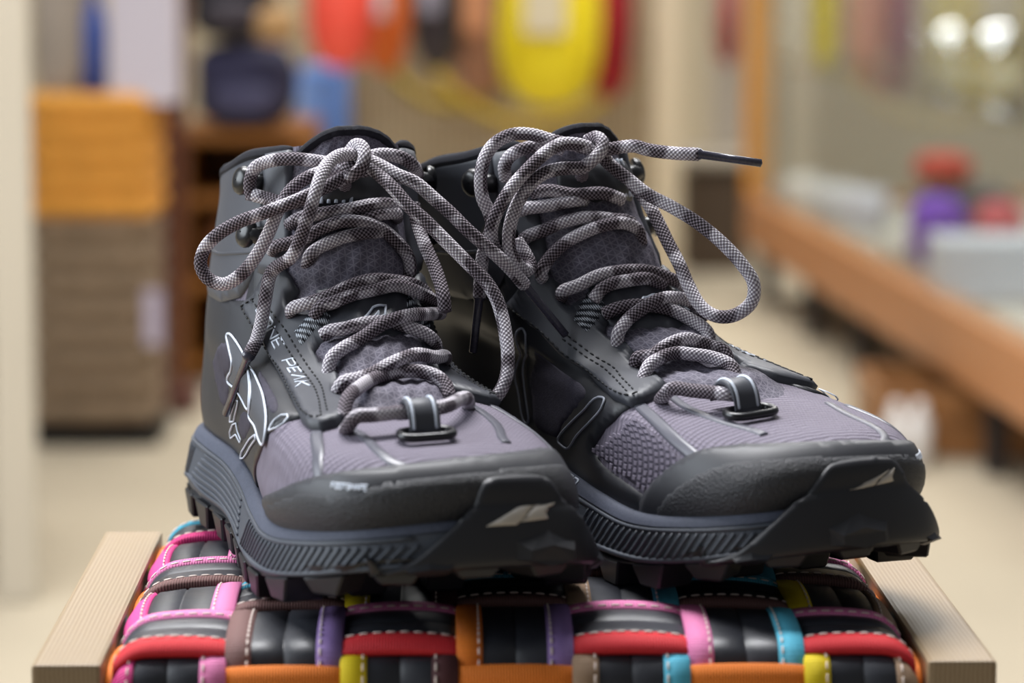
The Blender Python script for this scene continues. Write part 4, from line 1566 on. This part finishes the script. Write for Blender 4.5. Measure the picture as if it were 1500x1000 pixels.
def mat_glass(name):
    t = NT(name)
    tr = t.n('ShaderNodeBsdfTransparent')
    gl = t.n('ShaderNodeBsdfGlossy')
    gl.inputs['Roughness'].default_value = 0.03
    fr = t.n('ShaderNodeFresnel')
    fr.inputs[0].default_value = 1.30
    geo = t.n('ShaderNodeNewGeometry')
    fac = t.math('MULTIPLY', fr.outputs[0], t.math('SUBTRACT', 1.0, geo.outputs['Backfacing']))
    mx = t.n('ShaderNodeMixShader')
    tr.inputs[0].default_value = (.93, .95, .94, 1)
    t.link(fac, mx.inputs[0])
    t.link(tr.outputs[0], mx.inputs[1])
    t.link(gl.outputs[0], mx.inputs[2])
    t.link(mx.outputs[0], t.out.inputs[0])
    return t.m


M['carpet'] = mat_carpet('beige carpet')
M['glass'] = mat_glass('case glass')
M['wall'] = mat_plain('cream wall', (206, 190, 160), 0.85, 0.2, var=0.06, scale=3)
M['white_wood'] = mat_plain('white painted wood', (182, 172, 154), 0.6, 0.3, var=0.05, scale=6)
M['grey_wood'] = mat_plain('grey painted wood', (140, 136, 132), 0.6, 0.3, var=0.08, scale=6)
M['brown_wood'] = mat_wood('dark brown timber', (104, 60, 48), (70, 38, 30), 1.0, 'z')
M['case_wood'] = mat_wood('honey timber', (186, 130, 84), (150, 96, 56), .8, 'y')
M['amber_wood'] = mat_wood('amber timber', (214, 146, 52), (170, 104, 28), .8, 'z')
M['crate_wood'] = mat_wood('brown crate timber', (158, 108, 60), (112, 72, 38), .8, 'x')
M['shelf_wood'] = mat_wood('ochre timber', (150, 92, 22), (104, 60, 14), .8, 'x')
M['wicker'] = mat_plain('grey brown wicker', (138, 118, 96), 0.8, 0.2, var=0.35, scale=40, bump=.5, bscale=120, bdist=.004)
M['wicker_orange'] = mat_plain('honey wicker', (218, 152, 62), 0.7, 0.3, var=0.2, scale=30, bump=.5, bscale=120, bdist=.004)


def cloth(name, rgb, rough=.75, var=.18):
    return mat_plain(name, rgb, rough, 0.3, var=var, scale=14, bump=.3, bscale=200, bdist=.002)


structure(box('floor', (-4.2, -1.2, -.05), (4.2, 9.4, 0), M['carpet']))
structure(box('wall_back', (-4.2, 9.4, 0), (4.2, 9.5, 3.0), M['wall']))


def px_box(name, x0, y0, x1, y1, d, depth, mat, parent=None, bevel=.006, zmin=None):
    """box whose front face at depth d spans the pixel rectangle"""
    a, b = at_y(x0, y1, d), at_y(x1, y0, d)
    lo = (a.x, d, max(a.z, zmin) if zmin is not None else a.z)
    return box(name, lo, (b.x, d + depth, b.z), mat, parent, bevel)


def loc(o):
    return o


# --- pale shelf upright at the far left
d0 = 3.5
a = at_y(45, 500, d0)
e = empty('shelf_unit', (a.x - .16, d0 + .02, 0), math.radians(8.4))
tag(e, 'pale painted shelf unit cut off by the left edge of the picture', 'shelf')
box('upright', (.115, 0, 0), (.16, .05, 1.9), M['white_wood'], e, .004)
box('upright', (.115, .45, 0), (.16, .50, 1.9), M['white_wood'], e, .004)
box('side_board', (.10, .05, .05), (.114, .45, 1.85), M['white_wood'], e, .002)
for z_, m_ in ((.06, 'grey_wood'), (.27, 'grey_wood'), (.46, 'white_wood'), (.92, 'white_wood'), (1.35, 'white_wood')):
    box('shelf_board', (-.6, .01, z_), (.10, .49, z_ + .03), M[m_], e, .003)


# --- two baskets, one on the other, on a black block that stands for the shadow beneath
def coil_basket(name, cx, cy, z0, hw, hd, n, pitch, mat, label, cat, group, bulge=.0):
    e = empty(name, (cx, cy, z0))
    tag(e, label, cat, group)
    for i in range(n):
        f = 1 + bulge * math.sin(math.pi * (i + .5) / n)
        pts = []
        for a_ in np.linspace(0, 2 * math.pi, 28, endpoint=False):
            ca, sa = math.cos(a_), math.sin(a_)
            pts.append((math.copysign(abs(ca) ** .45, ca) * (hw - pitch * .5) * f, math.copysign(abs(sa) ** .45, sa) * (hd - pitch * .5) * f, (i + .5) * pitch))
        pts.append(pts[0])
        V, F, U = tube_mesh(pts, pitch * .53, 8, cap=False)
        mesh_obj('coil', V, F, mat, e)
    bm = bmesh.new()
    add_box(bm, (-hw * .88, -hd * .88, .004), (hw * .88, hd * .88, .02))
    bm_obj('basket_base', bm, mat, e)
    return e


D1 = 4.62
pa, pb = at_y(40, 655, D1), at_y(228, 322, D1)
cx, hw = (pa.x + pb.x) / 2, (pb.x - pa.x) / 2
plz = max(pa.z, 0.0)
px_ = box('shadow_base', (cx - hw * 1.0, D1 + .01, 0), (cx + hw * .98, D1 + 2 * hw, .031), mat_plain('black plinth', (14, 12, 12), .6, .3))  # near-black box in place of the dark shade under the lower basket
tag(px_, 'low black block standing in for the shadow under the grey wicker basket', 'shadow_base')
coil_basket('wicker_basket', cx, D1 + hw, .031, hw, hw, 8, (pb.z - .031) / 8, M['wicker'], 'tall grey brown wicker basket standing on the black shadow block', 'basket', 'stacked wicker baskets')
zt_ = pb.z
pc = at_y(240, 140, D1)
coil_basket('wicker_basket', cx, D1 + hw, zt_ + .002, hw * 1.03, hw * 1.03, 5, (pc.z - zt_) / 5, M['wicker_orange'], 'honey orange wicker basket standing on the grey brown one', 'basket', 'stacked wicker baskets')
zt_ = pc.z + .002
pt_ = px_box('price_tag', 212, 425, 236, 505, D1 - .02, .003, mat_plain('lavender card', (186, 176, 196), .6), bevel=0)
tag(pt_, 'small pale card tag hanging at the edge of the grey wicker basket', 'tag')


def lump(name, x0, y0, x1, y1, d, depth, mat, p=2.6, taper=0.0, parent=None, nz=14, nr=20, droop=0.0):
    """soft rounded body filling the pixel rectangle, with depth"""
    a, b = at_y(x0, y1, d), at_y(x1, y0, d)
    cx, cz = (a.x + b.x) / 2, (a.z + b.z) / 2
    rx, rz = (b.x - a.x) / 2, (b.z - a.z) / 2
    V, F = [], []
    for i in range(nz + 1):
        t = -1 + 2 * i / nz
        t = math.sin(t * math.pi / 2)
        r = max(1e-3, (1 - abs(t) ** p)) ** (1 / p)
        wv = 1 - taper * (t + 1) / 2
        for k in range(nr):
            g = 2 * math.pi * k / nr
            cg, sg = math.cos(g), math.sin(g)
            q = 2.6
            rad = (abs(cg) ** q + abs(sg) ** q) ** (-1 / q)
            wob = 1 + .03 * math.sin(3 * g + i)
            V.append((cx + rx * r * wv * rad * cg * wob, d + depth / 2 + depth / 2 * r * wv * rad * sg * wob, cz + rz * t))
    for i in range(nz):
        for k in range(nr):
            F.append((i * nr + k, i * nr + (k + 1) % nr, (i + 1) * nr + (k + 1) % nr, (i + 1) * nr + k))
    F.append(tuple(range(nr - 1, -1, -1)))
    F.append(tuple(nz * nr + k for k in range(nr)))
    return mesh_obj(name, V, F, mat, parent)


# things standing in the top basket
tag(lump('cloth_roll', 46, -60, 122, 150, D1 + .02, .06, cloth('grey beige cloth', (158, 146, 134)), 3), 'grey beige roll of cloth upright in the honey wicker basket', 'cloth')
o = lathe('bottle', [(.006, 0), (.018, .003), (.0185, .10), (.012, .125), (.007, .13), (.007, .15), (.001, .152)], mat_plain('blue plastic', (58, 84, 160), .35), None, (at_y(139, 140, D1 + .05).x, D1 + .05, at_y(139, 140, D1 + .05).z))
tag(o, 'blue bottle between the cloth roll and the pale box', 'bottle')
lathe('bottle_cap', [(.007, .1521), (.011, .153), (.011, .175), (.001, .176)], M['grey_wood'], None, (at_y(139, 140, D1 + .05).x, D1 + .05, at_y(139, 140, D1 + .05).z)).parent = o
o = px_box('carton', 160, -80, 254, 152, D1 + .02, .09, mat_plain('lavender white card', (206, 198, 208), .6, var=.05), bevel=.002)
tag(o, 'tall lavender white carton standing in the honey wicker basket', 'carton')

# --- brown post with its foot
a = at_y(244, 560, 4.98)
e = empty('timber_post', (a.x - .004, 4.98, 0))
tag(e, 'dark brown timber post right of the wicker baskets', 'post')
bm = bmesh.new()
add_box(bm, (-.026, -.02, .03), (.022, .03, 2.2), .003)
bmesh.ops.rotate(bm, verts=bm.verts, cent=(0, 0, 0), matrix=Matrix.Rotation(math.radians(2.0), 3, 'Y'))
bm_obj('shaft', bm, M['brown_wood'], e)
box('foot', (-.06, -.05, 0), (.05, .06, .035), M['brown_wood'], e, .004)

# --- ochre cabinet with dark rucksacks on it
DC = 5.3
a, b = at_y(262, 600, DC), at_y(452, 190, DC)
e = empty('cabinet', (a.x, DC, 0))
tag(e, 'ochre wooden cabinet with open shelves behind the left boot', 'cabinet')
W_ = b.x - a.x
zt2 = b.z
for x_ in (0, W_ - .02):
    box('side_panel', (x_, 0, 0), (x_ + .02, .35, zt2), M['shelf_wood'], e, .002)
box('back_panel', (.02, .33, 0), (W_ - .02, .35, zt2), M['shelf_wood'], e)
for z_ in (.02, zt2 * .36, zt2 * .7, zt2 - .02):
    box('shelf_board', (.02, 0, z_), (W_ - .02, .33, z_ + .018), M['shelf_wood'], e, .002)
zs_ = zt2 * .36 + .019
tag(box('storage_box', (a.x + .04, DC + .05, zs_), (a.x + .13, DC + .22, zs_ + .09), cloth('brown board', (112, 66, 30)), None, .004), 'brown storage box on the upper shelf of the ochre cabinet', 'box')


def rucksack(x0, y0, x1, y1, d, depth, rgb, label, pocket, grip):
    a, b = at_y(x0, y1, d), at_y(x1, y0, d)
    e = empty('rucksack', ((a.x + b.x) / 2, d + depth / 2, a.z))
    tag(e, label, 'rucksack', 'rucksacks on the ochre cabinet')
    m1, m2 = cloth('rucksack cloth', rgb), cloth('rucksack pocket', pocket)
    for nm, r, m_, dd in (('body', (x0, y0, x1, y1), m1, (d, depth)), ('front_pocket', (x0 + .18 * (x1 - x0), y0 + .5 * (y1 - y0), x1 - .18 * (x1 - x0), y1 - .08 * (y1 - y0)), m2, (d - .03, .08))):
        ob = lump(nm, *r, dd[0], dd[1], m_, 3.2)
        for v in ob.data.vertices:
            v.co -= e.location
        ob.parent = e
    if not grip:
        return
    h = at_y((x0 + x1) / 2, y0, d)
    pts = [(h.x + math.cos(t) * .025 - e.location.x, 0, h.z + math.sin(t) * .03 - e.location.z) for t in np.linspace(0, math.pi, 9)]
    V, F, U = tube_mesh(pts, .006, 8)
    mesh_obj('handle', V, F, m2, e)


rucksack(278, 62, 428, 190, DC + .02, .22, (44, 42, 66), 'dark navy grey rucksack lying on the ochre cabinet', (62, 60, 84), False)
rucksack(272, -60, 400, 61, DC + .04, .2, (20, 20, 30), 'black rucksack lying on the navy grey one', (58, 52, 58), True)
tag(lump('pouch', 372, 10, 432, 66, DC - .03, .06, cloth('tan cloth', (176, 138, 92))), 'tan pouch resting against the black rucksack', 'pouch')

# --- display panel of wire grid on cream board, with hanging packs
DP = 6.7
a, b = at_y(424, 380, DP), at_y(1000, -260, DP)
e = empty('grid_panel', (a.x, DP, 0))
tag(e, 'cream display panel with a wire grid behind the hanging packs', 'panel')
PW, PH = b.x - a.x, b.z
box('board', (0, .02, 0), (PW, .04, PH), mat_plain('cream board', (212, 198, 170), .8, .2, var=.06, scale=4), e)
V, F = [], []
for x_ in np.arange(.012, PW, .0165):
    v, f, _ = tube_mesh([(x_, .012, .02), (x_, .012, PH)], .003, 6)
    o_ = len(V); V += list(v); F += [tuple(i + o_ for i in q) for q in f]
for z_ in np.arange(.04, PH, .05):
    v, f, _ = tube_mesh([(.005, .008, z_), (PW - .005, .008, z_)], .0022, 6)
    o_ = len(V); V += list(v); F += [tuple(i + o_ for i in q) for q in f]
wr = mesh_obj('wire_grid', V, F, mat_plain('brown wire', (150, 126, 88), .5, .4), e)
wr['kind'] = 'stuff'
box('edge_post', (PW - .055, -.02, 0), (PW, .045, PH + .1), mat_plain('pale edge post', (214, 200, 172), .7, .2, var=.05), e, .003)


def dry_pack(name, x0, y0, x1, y1, d, rgb, label, cat, label_rgb=None, strap=(30, 30, 32), depth=.14, taper=.25, back=None):
    a, b = at_y(x0, y1, d), at_y(x1, y0, d)
    cx = (a.x + b.x) / 2
    e = empty(name, (cx, d + depth / 2, a.z))
    tag(e, label, cat, 'packs hanging on the wire grid')
    m_ = mat_plain(name + ' cloth', rgb, .5, .4, var=.1, scale=10)
    ob = lump('body', x0, y0, x1, y1, d, depth, m_, 2.4, taper)
    for v in ob.data.vertices:
        v.co -= e.location
    ob.parent = e
    if label_rgb:
        w = (b.x - a.x) * .36
        h = b.z - a.z
        bm = bmesh.new()
        add_box(bm, (-w / 2 - .01, -depth / 2 - .012, h * .38), (w / 2 - .01, -depth / 2 + .01, h * .95), .008)
        bm_obj('front_patch', bm, mat_plain('patch', label_rgb, .6), e)
    h = b.z - a.z
    for sx in (-.3, .3):
        pts = [((b.x - a.x) * sx, -depth * .45, h * .2), ((b.x - a.x) * sx * 1.1, -depth * .56, h * .5), ((b.x - a.x) * sx, -depth * .4, h * .9), (0, 0, h * 1.1)]
        V, F, U = tube_mesh(catmull(pts, 6), .006, 6)
        mesh_obj('strap', V, F, mat_plain('strap', strap, .7), e)
    V, F, U = tube_mesh([(0, -.02, h * 1.1), (0, (back or DP) + .003 - d - depth / 2, h * 1.1)], .005, 8)
    mesh_obj('hook_rod', V, F, M['black_plastic'], e)
    return e


dry_pack('hanging_pack', 442, -130, 552, 104, 6.16, (250, 92, 72), 'coral red pack hanging at the left of the row', 'pack', None, (236, 80, 60))
dry_pack('hanging_pack', 520, -110, 602, 110, 6.44, (214, 106, 40), 'burnt orange pack beside the coral red one', 'pack', (200, 196, 206), (200, 90, 30))
dry_pack('hanging_pack', 596, -120, 680, 106, 6.16, (54, 46, 50), 'black pack with a grey front beside the burnt orange pack', 'pack', (150, 144, 158))
dry_pack('hanging_pack', 655, -110, 748, 146, 6.44, (160, 116, 90), 'tan brown pack between the black and the yellow pack', 'pack', (206, 146, 106), (70, 58, 50))
dry_pack('hanging_pack', 718, -130, 894, 162, 6.16, (240, 218, 30), 'large yellow pack with a pale front patch', 'pack', (222, 208, 176), (226, 200, 20), .18)
dry_pack('hanging_pack', 852, -120, 936, 148, 6.44, (158, 20, 34), 'dark red pack at the right of the yellow one', 'pack', None, (110, 12, 26))
for k, (x0, x1, yy, rgb, lb) in enumerate(((560, 760, 150, (150, 126, 24), 'olive yellow webbing sling drooping below the black pack'), (640, 920, 176, (176, 148, 26), 'mustard webbing sling drooping below the yellow pack'))):
    pts = [at_y(x0 + (x1 - x0) * t, yy - 70 + 75 * math.sin(math.pi * t) ** .7, DP - .035) for t in np.linspace(0, 1, 15)]
    pts = [(p[0], p[1] - .045 * k, p[2]) for p in pts]
    V, F, U = tube_mesh([tuple(p) for p in pts], .011, 8)
    tag(mesh_obj('webbing_sling', V, F, cloth('mustard webbing', rgb)), lb, 'sling', 'packs hanging on the wire grid')

# --- jeans hanging at the left end of the grid
DJ = DP - .064
e = empty('jeans', at_y(472, 262, DJ))
tag(e, 'light blue jeans hanging at the left end of the grid panel', 'jeans')
den = [cloth('denim', c, .85) for c in ((112, 142, 196), (98, 130, 190))]
for x0, x1, m_ in ((436, 474, den[0]), (474, 512, den[1])):
    ob = lump('trouser_leg', x0, 104, x1, 262, DJ, .062, m_, 5)
    for v in ob.data.vertices:
        v.co -= e.location
    ob.parent = e
ob = lump('waistband', 436, 96, 512, 122, DJ, .064, den[1], 4)
for v in ob.data.vertices:
    v.co -= e.location
ob.parent = e

# --- glass display case at the right; its front runs back into the room
P0, P1 = Vector((.655, 3.75, 0)), Vector((.452, 6.5, 0))
ang = math.atan2(P1.y - P0.y, P1.x - P0.x)
LEN = (P1 - P0).length
case = empty('display_case', P0, ang)
tag(case, 'glass display case on a honey wood base and dark legs at the right', 'display case')
# local x runs along the front away from the camera, local -y points to the right of the picture
DEP = .75
box('base_rail', (0, -.05, .112), (LEN, 0, .208), M['case_wood'], case, .006)
box('base_rail', (0, -DEP, .112), (LEN, -DEP + .05, .208), M['case_wood'], case, .006)
box('end_rail', (0, -DEP + .05, .112), (.05, -.05, .208), M['case_wood'], case, .006)
box('end_rail', (LEN - .05, -DEP + .05, .112), (LEN, -.05, .208), M['case_wood'], case, .006)
box('deck', (.05, -DEP + .05, .16), (LEN - .05, -.05, .19), mat_plain('pale deck board', (186, 180, 172), .5, .4, var=.06), case)
for x_ in (.62, 1.62, 2.1, LEN - .12):
    for y_ in (-.05, -DEP + .02):
        box('leg', (x_, y_, 0), (x_ + .028, y_ + .028, .112), mat_plain('dark leg', (40, 32, 30), .5), case, .003)
for x_ in (0, 1.0, 2.0):
    x2 = min(x_ + 1.0, LEN - .01)
    box('pane', (x_ + .01, -.014, .209), (x2 - .005, -.009, 1.05), M['glass'], case)
box('pane', (LEN - .014, -DEP + .01, .209), (LEN - .009, -.02, 1.05), M['glass'], case)
box('glass_shelf', (.05, -DEP + .06, .460), (LEN - .06, -.06, .469), M['glass'], case, .001)
box('corner_post', (LEN - .05, -.05, .208), (LEN, 0, 1.2), M['amber_wood'], case, .003)
box('corner_post', (LEN - .05, -DEP, .208), (LEN, -DEP + .05, 1.2), M['amber_wood'], case, .003)
box('top_rail', (LEN - .05, -DEP + .05, 1.15), (LEN, -.05, 1.2), M['amber_wood'], case, .003)
bpy.context.view_layer.update()
cinv = case.matrix_world.inverted()


def on_deck(px, py, z=.191):
    """spot inside the case seen at a pixel, on the given level"""
    return at_z(px, py, z)


def mug(p, r, h, rgb, label, grp='things on the deck of the case', cat='mug'):
    e = empty('mug', p)
    tag(e, label, cat, grp)
    m_ = mat_plain('glazed', rgb, .25, .5, var=.03)
    lathe('cup', [(r * .8, 0), (r, h * .1), (r, h), (r * .9, h), (r * .88, h * .12), (.001, h * .1)], m_, e)
    pts = [(-r * .9 - r * .75 * math.sin(t), 0, h * .5 + h * .32 * math.cos(t)) for t in np.linspace(0, math.pi, 9)]
    V, F, U = tube_mesh(pts, r * .14, 6)
    mesh_obj('handle', V, F, m_, e)


mug(on_deck(1180, 312), .038, .07, (216, 212, 208), 'white mug at the left end of the case deck')
mug(on_deck(1226, 324), .040, .068, (206, 204, 206), 'pale grey mug in the middle of the row of mugs')
mug(on_deck(1272, 336), .036, .07, (214, 212, 222), 'bluish white mug at the right of the row of mugs')


def kettle(p, r, h, label):
    e = empty('kettle', p)
    tag(e, label, 'kettle', 'kettles on the glass shelf')
    m_ = mat_plain('polished steel', (225, 226, 228), .12, .6, 1.0, var=.02)
    lathe('body', [(r * .7, 0), (r, h * .12), (r, h * .45), (r * .75, h * .72), (r * .3, h * .82), (r * .12, h * .84), (r * .12, h * .9), (r * .18, h * .95), (.001, h)], m_, e)
    pts = [(r * 1.0 * math.cos(t), 0, h * .6 + h * .55 * math.sin(t)) for t in np.linspace(.2, math.pi - .2, 12)]
    V, F, U = tube_mesh(pts, r * .06, 6)
    mesh_obj('handle', V, F, mat_plain('black handle', (25, 25, 28), .4), e)
    V, F, U = tube_mesh([(-r * .8, 0, h * .35), (-r * 1.2, 0, h * .5), (-r * 1.45, 0, h * .68)], [r * .16, r * .12, r * .08], 8)
    mesh_obj('spout', V, F, m_, e)


SH = .470
kettle(at_z(1392, 106, SH), .040, .105, 'polished steel kettle at the left on the glass shelf')
kettle(at_z(1462, 112, SH), .050, .11, 'larger polished steel kettle at the right edge on the glass shelf')
for (x0, y0, x1, y1, d, dep, rgb, nm, lb, ct) in (
        (1338, 290, 1425, 398, 5.06, .12, (118, 66, 186), 'soft_bag', 'purple soft bag behind the white carton in the case', 'bag'),
        (1345, 228, 1432, 272, 5.44, .12, (192, 64, 54), 'soft_bag', 'red soft bag lying on the dark grey sack in the case', 'bag'),
        (1432, 300, 1512, 398, 5.06, .12, (198, 88, 96), 'soft_bag', 'rose red soft bag at the right edge behind the white carton', 'bag'),
        (1340, 273, 1500, 366, 5.42, .14, (78, 76, 82), 'stuff_sack', 'dark grey rolled sack beneath the red soft bag', 'sack')):
    p_ = at_y((x0 + x1) / 2, y1, d)
    tag(lump(nm, x0, y0, x1, y1, d, dep, cloth(nm, rgb), 2.8), lb, ct, 'soft bags in the case')
o = px_box('carton', 1376, 354, 1545, 441, 4.74, .16, mat_plain('white card', (214, 216, 226), .5, var=.03), bevel=.004)
tag(o, 'white carton at the right edge inside the glass case', 'carton')
mug(on_deck(1326, 390), .03, .06, (226, 222, 210), 'small cream cup beside the purple soft bag', cat='cup')

# goods standing on the glass shelf
for (x0, x1, rgb, lb) in ((1148, 1190, (206, 198, 182), 'off white soft bag at the far end of the glass shelf'), (1192, 1228, (236, 214, 40), 'yellow soft bag on the glass shelf beside the off white one'),
                          (1240, 1298, (214, 168, 150), 'pale pink soft bag on the glass shelf left of the kettles'), (1304, 1344, (150, 132, 140), 'mauve grey soft bag on the glass shelf beside the pale pink one')):
    dd = at_z((x0 + x1) / 2, 97, SH).y
    tag(lump('soft_bag', x0, -70, x1, 97, dd, .09, cloth('shelf bag', rgb), 4), lb, 'bag', 'soft bags on the glass shelf')
dry_pack('hanging_pack', 1046, -60, 1090, 98, 7.4, (176, 78, 70), 'brick red pack hanging left of the amber post', 'pack', None, (120, 110, 100), back=7.6)
# low partition behind the case
a, b = at_y(1040, 330, 7.6), at_y(1700, -260, 7.6)
o = box('partition', (a.x, 7.6, 0), (b.x, 7.64, b.z), mat_plain('taupe partition', (172, 162, 148), .8, .2, var=.1, scale=3))
tag(o, 'taupe partition wall behind the display case', 'partition')
a, b = at_y(1005, 380, 7.0), at_y(1098, 245, 7.0)
o = box('chest', (a.x, 7.0, 0), (b.x, 7.3, b.z), mat_plain('dark chest', (74, 60, 46), .6, .3), None, .01)
tag(o, 'dark low chest at the far end of the display case', 'chest')
lid_ = box('lid', (a.x - .01, 6.99, b.z + .001), (b.x + .01, 7.31, b.z + .02), mat_plain('grey lid', (150, 140, 124), .6), None, .004)
lid_.parent = o

# crate with white bottles under the case
a, b = at_y(1282, 690, 4.5), at_y(1520, 560, 4.5)
e = empty('crate', (a.x, 4.5, 0))
tag(e, 'amber wooden crate standing under the glass case', 'crate')
cw = b.x - a.x
for i_ in range(2):
    box('slat', (0, 0, .004 + i_ * .05), (cw, .012, .048 + i_ * .05), M['crate_wood'], e, .002)
    box('slat', (0, .26, .004 + i_ * .05), (cw, .272, .048 + i_ * .05), M['crate_wood'], e, .002)
for x_ in (0, cw - .012):
    box('end_board', (x_, .0125, .004), (x_ + .012, .2595, .098), M['crate_wood'], e, .002)
for k, xx in enumerate((1312, 1346)):
    p_ = at_y(xx, 690, 4.44)
    o = lathe('bottle', [(.008, 0), (.016, .003), (.0165, .06), (.008, .08), (.0075, .09), (.001, .091)], mat_plain('white bottle', (222, 218, 214), .4), None, (p_.x, 4.44, 0.001))
    tag(o, ('white bottle in front of the crate, the left one', 'white bottle in front of the crate, the right one')[k], 'bottle', 'white bottles at the crate')
